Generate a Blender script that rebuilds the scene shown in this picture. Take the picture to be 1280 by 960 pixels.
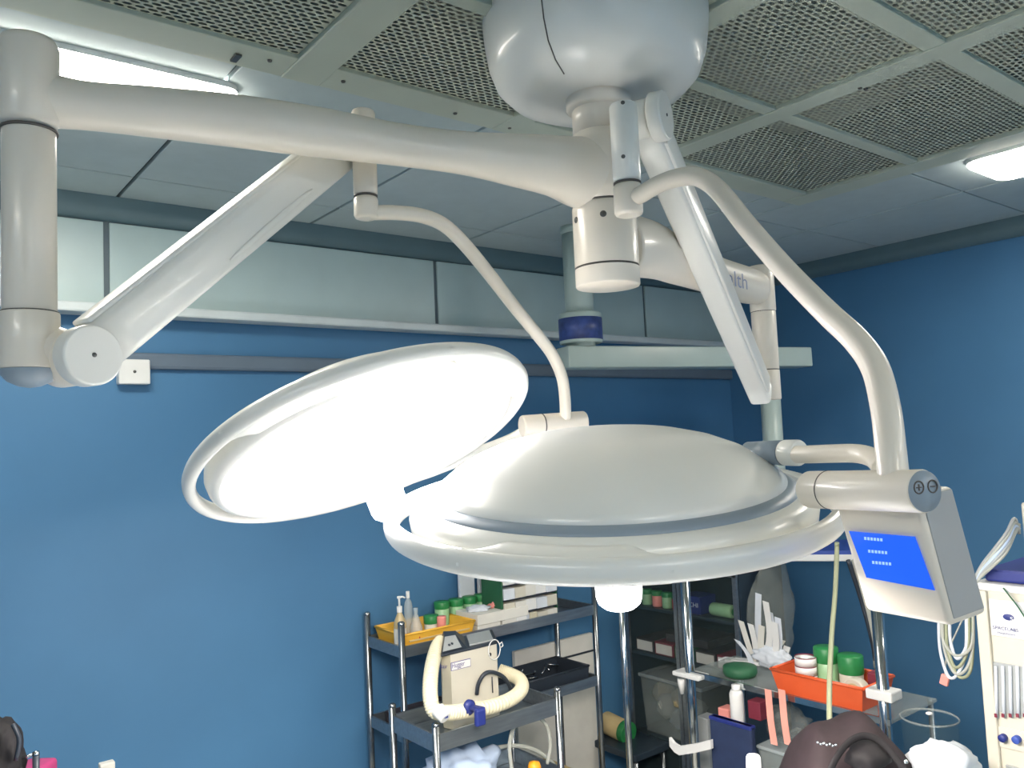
import bpy, bmesh, math, random
from mathutils import Vector, Matrix, noise
random.seed(7)
PI = math.pi
C = bpy.context.scene.collection
for o in list(bpy.data.objects): bpy.data.objects.remove(o)

# ---------------------------------------------------------------- camera
F = 1025.92
YAW, PIT, ROL = math.radians(51.7164), math.radians(3.9308), math.radians(-2.5624)
EYE = Vector((0, 0, 1.70))
FW = Vector((math.cos(YAW)*math.cos(PIT), math.sin(YAW)*math.cos(PIT), math.sin(PIT)))
_r = Vector((math.sin(YAW), -math.cos(YAW), 0)); _u = _r.cross(FW)
RT = _r*math.cos(ROL) + _u*math.sin(ROL)
UP = -_r*math.sin(ROL) + _u*math.cos(ROL)
cam = bpy.data.cameras.new('camera'); cam_o = bpy.data.objects.new('camera', cam); C.objects.link(cam_o)
cam.sensor_width = 36; cam.sensor_fit = 'HORIZONTAL'; cam.lens = 36*F/1280; cam.clip_start = .02
cam_o.matrix_world = Matrix(((RT.x, UP.x, -FW.x, EYE.x), (RT.y, UP.y, -FW.y, EYE.y), (RT.z, UP.z, -FW.z, EYE.z), (0, 0, 0, 1)))
bpy.context.scene.camera = cam_o

# ---------------------------------------------------------------- light levels
w = bpy.data.worlds.new('world'); bpy.context.scene.world = w; w.use_nodes = True
w.node_tree.nodes['Background'].inputs[0].default_value = (.5, .6, .7, 1)
w.node_tree.nodes['Background'].inputs[1].default_value = .3
VS = bpy.context.scene.view_settings
VS.view_transform = 'Standard'; VS.look = 'None'; VS.gamma = 1; VS.use_curve_mapping = False; VS.exposure = 1.65
E_CEIL, E_LENS_B, E_LENS_A, E_HANDLE, E_SCREEN = 9, 11, 22, 5, .28
Z_CEIL, Y_WALL, X_WALL = 2.47, 2.62, 3.50

# ---------------------------------------------------------------- pixel -> place helpers
def ray(px, py): return FW + RT*((px-640)/F) + UP*((480-py)/F)
def at(px, py, t): return EYE + ray(px, py)*t
def on(px, py, axis, val):
    d = ray(px, py); i = 'XYZ'.index(axis); return EYE + d*((val-EYE[i])/d[i])
def vert(P, py):
    """the point of the vertical line through P seen at row py"""
    k = (480-py)/F; a = P.x*UP.x+P.y*UP.y; b = P.x*FW.x+P.y*FW.y
    z = (k*b-a)/(UP.z-k*FW.z); return Vector((P.x, P.y, EYE.z+z))
def onplane(px, py, c, n):
    d = ray(px, py); return EYE + d*((c-EYE).dot(n)/d.dot(n))

# ---------------------------------------------------------------- materials
def S(c):
    f = lambda v: v/12.92 if v <= .04045 else ((v+.055)/1.055)**2.4
    return tuple(f(x/255) for x in c)+(1,)
def mat(name, col, rough=.5, metal=0, var=.06, scale=8, bump=0, emit=None, es=0, trans=0, alpha=1, coat=0, stretch=None):
    m = bpy.data.materials.new(name); m.use_nodes = True; nt = m.node_tree; b = nt.nodes['Principled BSDF']
    c = S(col)
    tc = nt.nodes.new('ShaderNodeTexCoord'); nz = nt.nodes.new('ShaderNodeTexNoise'); nz.inputs['Scale'].default_value = scale
    nz.inputs['Detail'].default_value = 5
    src = tc.outputs['Object']
    if stretch:
        mp = nt.nodes.new('ShaderNodeMapping'); mp.inputs['Scale'].default_value = stretch
        nt.links.new(src, mp.inputs[0]); src = mp.outputs[0]
    nt.links.new(src, nz.inputs['Vector'])
    rp = nt.nodes.new('ShaderNodeValToRGB'); rp.color_ramp.elements[0].position = .3; rp.color_ramp.elements[1].position = .7
    rp.color_ramp.elements[0].color = tuple(x*(1-var) for x in c[:3])+(1,)
    rp.color_ramp.elements[1].color = tuple(min(1, x*(1+var)) for x in c[:3])+(1,)
    nt.links.new(nz.outputs[0], rp.inputs[0]); nt.links.new(rp.outputs[0], b.inputs['Base Color'])
    b.inputs['Roughness'].default_value = rough; b.inputs['Metallic'].default_value = metal
    if trans: b.inputs['Transmission Weight'].default_value = trans; b.inputs['IOR'].default_value = 1.2
    if alpha < 1: b.inputs['Alpha'].default_value = alpha
    if coat: b.inputs['Coat Weight'].default_value = coat
    if bump:
        bp = nt.nodes.new('ShaderNodeBump'); bp.inputs['Strength'].default_value = bump; bp.inputs['Distance'].default_value = .002
        nt.links.new(nz.outputs[0], bp.inputs['Height']); nt.links.new(bp.outputs[0], b.inputs['Normal'])
    if emit: b.inputs['Emission Color'].default_value = S(emit); b.inputs['Emission Strength'].default_value = es
    return m
M = dict(
 wall=mat('blue_wall_paint', (68, 118, 158), .55, var=.05, scale=3, bump=.1),
 floor=mat('vinyl_floor', (170, 170, 160), .4, scale=3),
 tile=mat('ceiling_tile', (176, 190, 192), .8, var=.03, scale=20, bump=.1),
 backing=mat('ceiling_backing', (70, 85, 92), .9),
 plenum=mat('plenum_paint', (182, 190, 176), .5, var=.03),
 mesh=mat('mesh_paint', (178, 184, 168), .55, var=.05, scale=30),
 void=mat('plenum_void', (165, 170, 162), .9),
 cornice=mat('cornice_grey', (92, 116, 124), .45, var=.05),
 fascia=mat('fascia_panel', (176, 196, 196), .35, var=.03),
 seam=mat('seam_grey', (90, 105, 112), .6),
 ledge=mat('ledge_paint', (196, 206, 208), .35),
 wallband=mat('wall_band_grey', (96, 112, 128), .5),
 lamp=mat('lamp_enamel', (232, 224, 210), .32, var=.015, scale=4, coat=.15),
 lampw=mat('lamp_enamel_white', (232, 232, 226), .28, var=.012, scale=4, coat=.2),
 lampg=mat('lamp_grey_band', (142, 156, 168), .4, var=.03),
 groove=mat('joint_groove', (88, 84, 80), .6),
 screw=mat('screw_steel', (96, 96, 94), .35, metal=.7),
 panelgrey=mat('control_side_grey', (168, 170, 170), .5, var=.02),
 lens=mat('lamp_lens', (255, 255, 255), .3, emit=(255, 250, 252), es=E_LENS_B),
 lensa=mat('lamp_lens_dim', (255, 255, 255), .3, emit=(255, 240, 226), es=E_LENS_A),
 handle=mat('handle_glow', (255, 255, 255), .3, emit=(255, 250, 255), es=E_HANDLE),  # lamp light in the handle cover, put into the material as emission
 diff=mat('light_diffuser', (255, 255, 255), .4, emit=(255, 247, 234), es=E_CEIL),
 screen=mat('lit_screen', (30, 80, 200), .15, emit=(36, 92, 225), es=E_SCREEN),
 screenw=mat('lit_screen_text', (150, 185, 240), .2, emit=(140, 175, 240), es=E_SCREEN),
 steel=mat('stainless_steel', (150, 155, 158), .22, metal=.95, var=.1, scale=20),
 steeld=mat('brushed_tray_steel', (150, 160, 168), .3, metal=.85, var=.12, scale=12, stretch=(1, 8, 8)),
 chrome=mat('chrome', (200, 204, 206), .12, metal=1),
 pipe=mat('pendant_paint', (176, 192, 186), .35, var=.03),
 tape=mat('blue_tape', (62, 80, 140), .4, var=.35, scale=30),
 wrap=mat('clear_wrap', (190, 200, 200), .25, trans=.0, alpha=.35, var=.2, scale=40),
 white=mat('white_plastic', (222, 224, 222), .4), paper=mat('white_card', (214, 214, 206), .8, var=.06, scale=12),
 cream=mat('cream_plastic', (202, 199, 184), .45, var=.04), creamd=mat('cream_shade_plastic', (196, 190, 166), .5),
 hose=mat('hose_cream', (226, 220, 190), .5), dark=mat('dark_plastic', (44, 52, 62), .4), grey=mat('grey_plate', (158, 164, 164), .45),
 navy=mat('navy_plastic', (34, 48, 120), .45), navyc=mat('navy_cloth', (34, 50, 84), .8, var=.12, scale=25, bump=.3),
 yellow=mat('yellow_plastic', (226, 176, 62), .45), orange=mat('orange_plastic', (218, 92, 48), .4),
 ornj=mat('orange_cap', (245, 165, 35), .4), green=mat('green_plastic', (40, 128, 70), .4), greend=mat('dark_green_card', (36, 92, 62), .6),
 greenl=mat('pale_green_plastic', (150, 196, 150), .35), pink=mat('pink_tape', (240, 165, 150), .55), pinkp=mat('pink_plastic', (232, 150, 140), .5),
 maroon=mat('maroon_card', (120, 40, 58), .6), red=mat('red_plastic', (180, 40, 50), .4),
 clear=mat('clear_plastic', (200, 212, 214), .15, alpha=.42, var=.1), clearb=mat('clear_bin', (160, 170, 168), .2, alpha=.4, var=.2, scale=10),
 tube=mat('clear_tubing', (205, 210, 200), .2, alpha=.7), bag=mat('plastic_bag', (165, 172, 165), .15, alpha=.26, var=.3, scale=20),
 amber=mat('amber_liquid', (190, 172, 130), .3), card=mat('cardboard', (196, 176, 128), .8),
 brown=mat('brown_fabric', (40, 29, 33), .8, var=.25, scale=30, bump=.4), black=mat('black_fabric', (18, 16, 20), .75, var=.3, scale=30, bump=.3),
 whitec=mat('pale_cloth', (206, 214, 222), .9, var=.06, scale=15), bluec=mat('pale_blue_sheet', (180, 200, 226), .7, var=.08, scale=9),
 magenta=mat('magenta_vinyl', (150, 52, 98), .5), purple=mat('purple_ink', (72, 62, 130), .5), ink=mat('dark_blue_ink', (44, 56, 120), .5), inkg=mat('grey_ink', (96, 112, 150), .5),
 hosegreen=mat('olive_hose', (150, 156, 128), .45), cable=mat('grey_cable', (168, 172, 164), .5), rackc=mat('dark_rack_metal', (52, 66, 78), .45, metal=.4),
 glass=mat('cabinet_glass', (90, 110, 110), .08, alpha=.10), blueb=mat('blue_stripe', (50, 78, 160), .5), inside=mat('dark_contents', (54, 50, 56), .7, var=.4, scale=18),
)

# ---------------------------------------------------------------- mesh building
class G:
    def __init__(s): s.v = []; s.f = []; s.sm = []
    def add(s, vs, fs, smooth=False):
        n = len(s.v); s.v += [Vector(v) for v in vs]
        s.f += [tuple(i+n for i in f) for f in fs]; s.sm += [smooth]*len(fs); return s
    def box(s, a, b, bev=0):
        a, b = Vector(a), Vector(b); lo = [min(a[i], b[i]) for i in range(3)]; hi = [max(a[i], b[i]) for i in range(3)]
        c = Vector([(lo[i]+hi[i])/2 for i in range(3)]); h = [(hi[i]-lo[i])/2 for i in range(3)]
        return s.obox(c, (1, 0, 0), (0, 1, 0), (0, 0, 1), h, bev)
    def obox(s, c, x, y, z, h, bev=0, seg=2):
        x, y, z = Vector(x), Vector(y), Vector(z); c = Vector(c)
        bm = bmesh.new(); bmesh.ops.create_cube(bm, size=2)
        for v in bm.verts: v.co = Vector((v.co.x*h[0], v.co.y*h[1], v.co.z*h[2]))
        if bev: bmesh.ops.bevel(bm, geom=bm.edges[:], offset=min(bev, .95*min(h)), segments=seg, affect='EDGES', profile=.5)
        s.add([c+x*v.co.x+y*v.co.y+z*v.co.z for v in bm.verts], [[v.index for v in f.verts] for f in (bm.verts.index_update() or bm.faces)], bool(bev) and seg > 2); bm.free(); return s
    def hexa(s, q, bev=0, seg=2):
        """8 corners: 0-3 bottom loop, 4-7 top loop"""
        bm = bmesh.new(); vs = [bm.verts.new(p) for p in q]
        for f in ((3, 2, 1, 0), (4, 5, 6, 7), (0, 1, 5, 4), (1, 2, 6, 5), (2, 3, 7, 6), (3, 0, 4, 7)): bm.faces.new([vs[i] for i in f])
        if bev: bmesh.ops.bevel(bm, geom=bm.edges[:], offset=bev, segments=seg, affect='EDGES', profile=.5)
        bmesh.ops.recalc_face_normals(bm, faces=bm.faces); bm.verts.index_update()
        s.add([v.co.copy() for v in bm.verts], [[v.index for v in f.verts] for f in bm.faces], seg > 2); bm.free(); return s
    def sweep(s, pts, rad, n=12, caps=True, ell=(1, 1), ref=None, smooth=True):
        pts = [Vector(p) for p in pts]; m = len(pts)
        if not isinstance(rad, (list, tuple)): rad = [rad]*m
        T = [(pts[min(i+1, m-1)]-pts[max(i-1, 0)]).normalized() for i in range(m)]
        r = Vector(ref) if ref else (Vector((0, 0, 1)) if abs(T[0].z) < .9 else Vector((1, 0, 0)))
        nrm = (r - T[0]*r.dot(T[0])).normalized(); vs = []
        for i in range(m):
            if ref: nrm = (r - T[i]*r.dot(T[i])).normalized()
            else: nrm = (nrm - T[i]*nrm.dot(T[i])).normalized()
            b = T[i].cross(nrm)
            for k in range(n):
                a = 2*PI*k/n; vs.append(pts[i]+(nrm*math.cos(a)*ell[0]+b*math.sin(a)*ell[1])*rad[i])
        fs = [(i*n+k, i*n+(k+1) % n, (i+1)*n+(k+1) % n, (i+1)*n+k) for i in range(m-1) for k in range(n)]
        s.add(vs, fs, smooth)
        if caps:
            b0 = len(s.v)-len(vs); s.f += [tuple(b0+k for k in reversed(range(n))), tuple(b0+(m-1)*n+k for k in range(n))]; s.sm += [False, False]
        return s
    def cyl(s, a, b, r0, r1=None, n=24, bev=0):
        a, b = Vector(a), Vector(b); r1 = r0 if r1 is None else r1
        if not bev: return s.sweep([a, b], [r0, r1], n)
        d = (b-a).normalized(); k = bev*.3
        return s.sweep([a, a+d*k, a+d*bev, b-d*bev, b-d*k, b], [r0-bev, r0-k, r0, r1, r1-k, r1-bev], n)
    def lathe(s, c, ax, prof, n=48, ref=None, smooth=True):
        """prof: (radius, height) along ax"""
        c, ax = Vector(c), Vector(ax).normalized(); r = Vector(ref or ((1, 0, 0) if abs(ax.x) < .9 else (0, 1, 0)))
        x = (r-ax*r.dot(ax)).normalized(); y = ax.cross(x); m = len(prof); vs = []
        for (rr, h) in prof:
            for k in range(n):
                a = 2*PI*k/n; vs.append(c+ax*h+(x*math.cos(a)+y*math.sin(a))*max(rr, 1e-5))
        return s.add(vs, [(i*n+k, i*n+(k+1) % n, (i+1)*n+(k+1) % n, (i+1)*n+k) for i in range(m-1) for k in range(n)], smooth)
    def strip(s, pts, wv, th, nrm=None):
        """flat ribbon through pts, half width vector wv, thickness th"""
        wv = Vector(wv); vs = []; m = len(pts); pts = [Vector(p) for p in pts]
        for i in range(m):
            T = (pts[min(i+1, m-1)]-pts[max(i-1, 0)]).normalized(); k = T.cross(wv).normalized()*th/2
            vs += [pts[i]-wv-k, pts[i]+wv-k, pts[i]+wv+k, pts[i]-wv+k]
        fs = [(i*4+k, i*4+(k+1) % 4, i*4+4+(k+1) % 4, i*4+4+k) for i in range(m-1) for k in range(4)]
        fs += [(3, 2, 1, 0), tuple((m-1)*4+k for k in range(4))]
        return s.add(vs, fs)
    def blob(s, c, r, seed=0, amp=.25, freq=6, sub=3, flat=None):
        bm = bmesh.new(); bmesh.ops.create_icosphere(bm, subdivisions=sub, radius=1); c = Vector(c); vs = []
        for v in bm.verts:
            p = v.co.copy(); k = 1+amp*noise.noise(p*freq*.35+Vector((seed*7.3, 1, 2)))+amp*.5*(abs(noise.noise(p*freq*.9+Vector((3, seed*5.1, 0))))-.3)
            q = Vector((p.x*r[0]*k, p.y*r[1]*k, p.z*r[2]*k))
            if flat is not None and q.z < -flat: q.z = -flat
            vs.append(c+q)
        bm.verts.index_update(); s.add(vs, [[v.index for v in f.verts] for f in bm.faces], True); bm.free(); return s
    def tub(s, a, b, flare=.012, th=.004, rim=.008):
        """open tray from corner a (min) to b (max)"""
        x0, y0, z0 = a; x1, y1, z1 = b; f = flare
        o = [(x0+f, y0+f, z0), (x1-f, y0+f, z0), (x1-f, y1-f, z0), (x0+f, y1-f, z0), (x0, y0, z1), (x1, y0, z1), (x1, y1, z1), (x0, y1, z1)]
        t = th; i = [(x0+f+t, y0+f+t, z0+t), (x1-f-t, y0+f+t, z0+t), (x1-f-t, y1-f-t, z0+t), (x0+f+t, y1-f-t, z0+t), (x0+t, y0+t, z1), (x1-t, y0+t, z1), (x1-t, y1-t, z1), (x0+t, y1-t, z1)]
        fs = [(3, 2, 1, 0), (0, 1, 5, 4), (1, 2, 6, 5), (2, 3, 7, 6), (3, 0, 4, 7), (8, 9, 10, 11), (12, 13, 9, 8), (13, 14, 10, 9), (14, 15, 11, 10), (15, 12, 8, 11), (4, 5, 13, 12), (5, 6, 14, 13), (6, 7, 15, 14), (7, 4, 12, 15)]
        s.add(o+i, fs)
        if rim:
            for p, q in ((4, 5), (5, 6), (6, 7), (7, 4)): s.cyl(o[p], o[q], rim/2, n=6)
        return s
    def obj(s, name, m, parent=None, loc=None, world=None):
        P = world_loc(parent) if parent else Vector((0, 0, 0)); L = Vector(loc) if loc is not None else (P if parent else Vector((0, 0, 0)))
        if not parent and loc is None and s.v:
            xs = [v.x for v in s.v]; ys = [v.y for v in s.v]; zs = [v.z for v in s.v]
            L = Vector(((min(xs)+max(xs))/2, (min(ys)+max(ys))/2, min(zs)))
        me = bpy.data.meshes.new(name); me.from_pydata([tuple(v-L) for v in s.v], [], s.f); me.update()
        me.polygons.foreach_set('use_smooth', s.sm); me.materials.append(M[m] if isinstance(m, str) else m)
        o = bpy.data.objects.new(name, me); C.objects.link(o); o.location = L-P
        if parent: o.parent = parent
        return o
def world_loc(o):
    p = Vector(o.location)
    while o.parent: o = o.parent; p += Vector(o.location)
    return p
def tag(o, label, cat, group=None):
    o['label'] = label; o['category'] = cat
    if group: o['group'] = group
    return o
def thing(name, label, cat, loc, group=None):
    o = bpy.data.objects.new(name, None); C.objects.link(o); o.location = Vector(loc); o.empty_display_size = .05
    return tag(o, label, cat, group)
def struct(o): o['kind'] = 'structure'; return o
def smooth_path(pts, k=8):
    P = [Vector(p) for p in pts]; P = [P[0]*2-P[1]]+P+[P[-1]*2-P[-2]]; out = []
    for i in range(1, len(P)-2):
        a, b, c, d = P[i-1:i+3]
        for j in range(k):
            t = j/k; out.append(.5*((2*b)+(c-a)*t+(2*a-5*b+4*c-d)*t*t+(3*b-a-3*c+d)*t**3))
    return out+[P[-2]]
def lerpl(a, b, n): return [a+(b-a)*i/(n-1) for i in range(n)]
def letters(txt, size, origin, xd, yd, m, parent, name='lettering', depth=.0006, fit=None):
    cu = bpy.data.curves.new(name, 'FONT'); cu.body = txt; cu.size = 1; cu.extrude = 0
    t = bpy.data.objects.new('tmp', cu); C.objects.link(t)
    me = bpy.data.meshes.new_from_object(t.evaluated_get(bpy.context.evaluated_depsgraph_get()))
    xs = [v.co.x for v in me.vertices]; xd, yd = Vector(xd).normalized(), Vector(yd).normalized(); nz = xd.cross(yd)
    sx = (fit/(max(xs)-min(xs)) if fit else size); P = world_loc(parent); x0 = min(xs)
    for v in me.vertices: v.co = Vector(origin)+xd*(v.co.x-x0)*sx+yd*v.co.y*size+nz*depth-P
    bpy.data.objects.remove(t); bpy.data.curves.remove(cu); me.materials.clear(); me.materials.append(M[m])
    o = bpy.data.objects.new(name, me); C.objects.link(o); o.parent = parent; return o

# ================================================================ ROOM
XM, YM = -1.7, -1.7
struct(G().box((XM, YM, -.1), (X_WALL, Y_WALL, 0)).obj('floor', 'floor'))
struct(G().box((XM-.1, Y_WALL, 0), (X_WALL+.1, Y_WALL+.12, 2.75)).obj('wall_left', 'wall'))
struct(G().box((X_WALL, YM, 0), (X_WALL+.12, Y_WALL, 2.75)).obj('wall_right', 'wall'))
struct(G().box((XM-.1, YM-.12, 0), (X_WALL+.1, YM, 2.75)).obj('wall_back', 'wall'))
struct(G().box((XM-.12, YM, 0), (XM, Y_WALL, 2.75)).obj('wall_near', 'wall'))
ceil = struct(G().box((XM, YM, 2.70), (X_WALL, Y_WALL, 2.76)).obj('ceiling', 'void'))
PX0, PX1, PY0, PY1 = -1.1, 2.51, -1.2, 1.55      # air plenum outline
g = G()
for a, b in (((XM, PY1-.01, 2.484), (X_WALL, Y_WALL, 2.50)), ((PX1-.01, YM, 2.484), (X_WALL, PY1, 2.50)), ((XM, YM, 2.484), (PX0+.01, PY1, 2.50)), ((PX0, YM, 2.484), (PX1, PY0+.01, 2.50))): g.box(a, b)
g.obj('grid_backing', 'backing', ceil)
xs = [XM, -1.22, -.62, -.02, .58, 1.19, 1.80, 2.355, 2.91, X_WALL]; ys = [YM, -1.21, -.62, -.02, .58, 1.18, 1.765, 2.37, Y_WALL]
def tile(x0, y0, x1, y1):
    if x1-x0 > .03 and y1-y0 > .03: G().box((x0+.005, y0+.003, Z_CEIL), (x1-.005, y1-.003, Z_CEIL+.013), .002).obj('ceiling_tile', 'tile', ceil)
for i in range(len(xs)-1):
    for j in range(len(ys)-1):
        x0, x1, y0, y1 = xs[i], xs[i+1], ys[j], ys[j+1]
        if x1 <= PX0 or x0 >= PX1 or y1 <= PY0 or y0 >= PY1: tile(x0, y0, x1, y1)
        elif y1 > PY1 and x0 < PX1 and x1 <= PX1: tile(x0, PY1, x1, y1)
        elif x1 > PX1 and y0 < PY1:
            tile(PX1, y0, x1, y1)
            if y1 > PY1: tile(x0, PY1, PX1, y1)
        elif x0 < PX0: tile(x0, y0, PX0, y1)
        elif y0 < PY0: tile(x0, y0, x1, PY0)
g = G()
for a, b in (((PX0, PY0), (PX1, PY0+.01)), ((PX0, PY1-.01), (PX1, PY1)), ((PX0, PY0), (PX0+.01, PY1)), ((PX1-.01, PY0), (PX1, PY1))): g.box((a[0], a[1], Z_CEIL), (b[0], b[1], 2.70))
g.obj('plenum_wall', 'void', ceil)
zf = 2.458
bx = [(PX0, PX0+.09), (-.53, -.47), (.01, .07), (.658, .740), (1.195, 1.255), (1.705, 1.77), (2.414, PX1)]
by = [(PY0, PY0+.09), (-.78, -.74), (-.42, -.375), (-.05, -.005), (.33, .375), (.70, .745), (1.095, 1.13), (1.46, PY1)]
for i, (a, b) in enumerate(bx): G().box((a, PY0, zf), (b, PY1, zf+.014), .003).obj('plenum_frame_bar', 'plenum', ceil)
for j, (a, b) in enumerate(by):
    for i in range(len(bx)-1): G().box((bx[i][1], a, zf+.002), (bx[i+1][0], b, zf+.014), .002).obj('plenum_cross_bar', 'plenum', ceil)
def mesh_panel(x0, y0, x1, y1, px=.021, py=.0115):
    nx = max(1, round((x1-x0)/px)); ny = max(1, round((y1-y0)/py)); px = (x1-x0)/nx; py = (y1-y0)/ny
    vs, fs = [], []; zz = zf+.012; th = .0016
    for j in range(ny):
        off = (j % 2)*.5*px
        for i in range(nx - (j % 2)):
            a = x0+off+i*px; b = a+px; c = y0+j*py; d = c+py; cx = (a+b)/2; cy = (c+d)/2; hx = px*.41; hy = py*.33
            n = len(vs)
            vs += [(a, c, zz), (b, c, zz), (b, d, zz), (a, d, zz), (cx-hx, cy, zz), (cx-hx*.6, cy-hy, zz), (cx+hx*.6, cy-hy, zz), (cx+hx, cy, zz), (cx+hx*.6, cy+hy, zz), (cx-hx*.6, cy+hy, zz)]
            fs += [(n, n+1, n+6, n+5), (n+1, n+7, n+6), (n+1, n+2, n+7), (n+2, n+8, n+7), (n+2, n+3, n+9, n+8), (n+3, n+4, n+9), (n+3, n, n+4), (n, n+5, n+4)]
        if j % 2:
            for a, b in ((x0, x0+off), (x1-off, x1)):
                n = len(vs); c = y0+j*py; d = c+py; vs += [(a, c, zz), (b, c, zz), (b, d, zz), (a, d, zz)]; fs.append((n, n+1, n+2, n+3))
    gg = G(); gg.add(vs, fs); return gg.obj('mesh_panel', 'mesh', ceil)
for i in range(len(bx)-1):
    for j in range(len(by)-1):
        x0, x1, y0, y1 = bx[i][1], bx[i+1][0], by[j][1], by[j+1][0]
        if x1 < .0 or y1 < .1: G().box((x0, y0, zf+.012), (x1, y1, zf+.014)).obj('mesh_panel', 'mesh', ceil)   # behind the camera, never in view
        else: mesh_panel(x0, y0, x1, y1)
for q in ((337, 76), (429, 102), (569, 142), (637, 160), (1075, 110), (1082, 111)):
    p = on(*q, 'Z', zf); G().lathe(p, (0, 0, -1), [(.0, .003), (.004, .002), (.005, -.001)], 10).obj('frame_screw', 'screw', ceil)
p = on(295, 72, 'Z', zf); G().box(p+Vector((-.006, -.016, -.003)), p+Vector((.006, .016, .001))).obj('frame_slot', 'screw', ceil)
p = on(1139, 215, 'Z', Z_CEIL); G().lathe(p, (0, 0, -1), [(.0, .004), (.004, .002), (.005, -.001)], 10).obj('frame_screw', 'white', ceil)
# cornices, fascia, ledge, wall band
def cornice(a, b, inward, name):
    prof = []; inward = Vector(inward)
    for k in range(9):
        t = k/8*PI/2; prof.append((math.sin(t)*.045, -.072+(.04)*(1-math.cos(t))))
    prof = [(0, -.072)]+prof+[(.045, 0)]; vs = []
    for e in (a, b):
        for (o, z) in prof: vs.append(Vector(e)+inward*o+Vector((0, 0, z)))
    n = len(prof); return G().add(vs, [(i, i+1, n+i+1, n+i) for i in range(n-1)], True)
struct(cornice((XM, Y_WALL, Z_CEIL), (X_WALL, Y_WALL, Z_CEIL), (0, -1, 0), '').obj('trim_1', 'cornice'))
struct(cornice((X_WALL, Y_WALL, Z_CEIL), (X_WALL, YM, Z_CEIL), (-1, 0, 0), '').obj('trim_2', 'cornice'))
fas = struct(G().box((XM, Y_WALL-.014, 2.14), (X_WALL, Y_WALL, 2.40)).obj('trim_3', 'seam'))
sx = [XM, -.597, .553, 1.703, 2.861, X_WALL]
for i in range(5): G().box((sx[i]+.008, Y_WALL-.022, 2.146), (sx[i+1]-.008, Y_WALL-.013, 2.396), .002).obj('fascia_panel', 'fascia', fas)
struct(G().box((XM, Y_WALL-.075, 2.117), (X_WALL, Y_WALL, 2.146), .006).obj('trim_4', 'ledge'))
g = G(); g.box((XM, Y_WALL-.022, 1.962), (X_WALL, Y_WALL, 2.012), .01); struct(g.obj('trim_5', 'wallband'))  # darker raised band along the wall
a = on(145, 481, 'Y', Y_WALL); b = on(184, 451, 'Y', Y_WALL)
jb = tag(G().box((a.x, Y_WALL-.035, a.z), (b.x, Y_WALL-.0, b.z), .004).obj('junction_box', 'white'), 'square white junction box on the blue wall below the left spring arm', 'box')
G().lathe(((a.x+b.x)/2, Y_WALL-.035, (a.z+b.z)/2), (0, -1, 0), [(.0, .002), (.004, .002), (.005, -.001)], 10).obj('screw', 'screw', jb)
# small scuffs of bare plaster on the wall
# ceiling lights; those behind the viewer are added fill
def ceiling_light(x0, y0, x1, y1, label, r=.03):
    def loop(x0, y0, x1, y1, r, z):
        o = []
        for (cx, cy, a0) in ((x1-r, y1-r, 0), (x0+r, y1-r, 90), (x0+r, y0+r, 180), (x1-r, y0+r, 270)):
            for k in range(6): t = math.radians(a0+18*k); o.append((cx+r*math.cos(t), cy+r*math.sin(t), z))
        return o
    t = thing('ceiling_light', label, 'ceiling light', ((x0+x1)/2, (y0+y1)/2, Z_CEIL))
    L = [loop(x0, y0, x1, y1, r, Z_CEIL+.002), loop(x0, y0, x1, y1, r, Z_CEIL-.012)]; n = 24
    g = G(); g.add(L[0]+L[1], [(k, n+k, n+(k+1) % n, (k+1) % n) for k in range(n)]); g.obj('housing', 'white', t)
    e = .004; g = G(); g.add(loop(x0+e, y0+e, x1-e, y1-e, r-e, Z_CEIL-.004)+loop(x0+e, y0+e, x1-e, y1-e, r-e, Z_CEIL-.020), [(k, n+k, n+(k+1) % n, (k+1) % n) for k in range(n)]+[tuple(range(n, 2*n))]); g.obj('diffuser', 'diff', t)
ceiling_light(-.02, 1.65, .615, 1.96, 'long lit white ceiling panel behind the left vertical tube of the lamp')
ceiling_light(2.55, .42, 2.84, 1.035, 'lit white ceiling panel at the right edge, over the blue wall', .05)
ceiling_light(-1.55, -.55, -1.25, .45, 'added unseen fill panel on the ceiling behind the viewer, toward the near wall')  # unseen fixture added for ambient light
ceiling_light(2.60, -1.4, 2.90, -.6, 'added unseen fill panel on the ceiling far right, behind the viewer')  # another out-of-view panel added to lift the ambient
ceiling_light(-.40, -1.62, .40, -1.32, 'added unseen fill panel on the ceiling near the back wall, behind the viewer on the left')  # out-of-view panel added for frontal fill on the lamp arms
ceiling_light(1.10, -1.62, 1.90, -1.32, 'added unseen fill panel on the ceiling near the back wall, behind the viewer on the right')  # twin of the panel above, also added as frontal fill

# ================================================================ SURGICAL LAMP
def grooveline(a, b, r, parent, t=.0012): G().cyl(a, b, r+.0004, n=32).obj('groove', 'groove', parent)
hub = at(757, 300, 1.5)
def hz(py): return vert(hub, py).z
mount = thing('lamp_mount', 'large round white ceiling canopy and column carrying both lamp arms', 'lamp mount', (hub.x, hub.y, hz(365)))
cz = hz(128); R = .205
prof = [(.055, cz+.006), (.10, cz+.0), (.135, cz+.004), (.165, cz+.018), (.188, cz+.042), (.2, cz+.075), (R, cz+.11), (R+.003, 2.46), (R+.003, 2.47)]
H0 = Vector((hub.x, hub.y, 0)); Z = Vector((0, 0, 1))
G().lathe(H0, Z, prof, 64).obj('canopy', 'lampw', mount)
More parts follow.
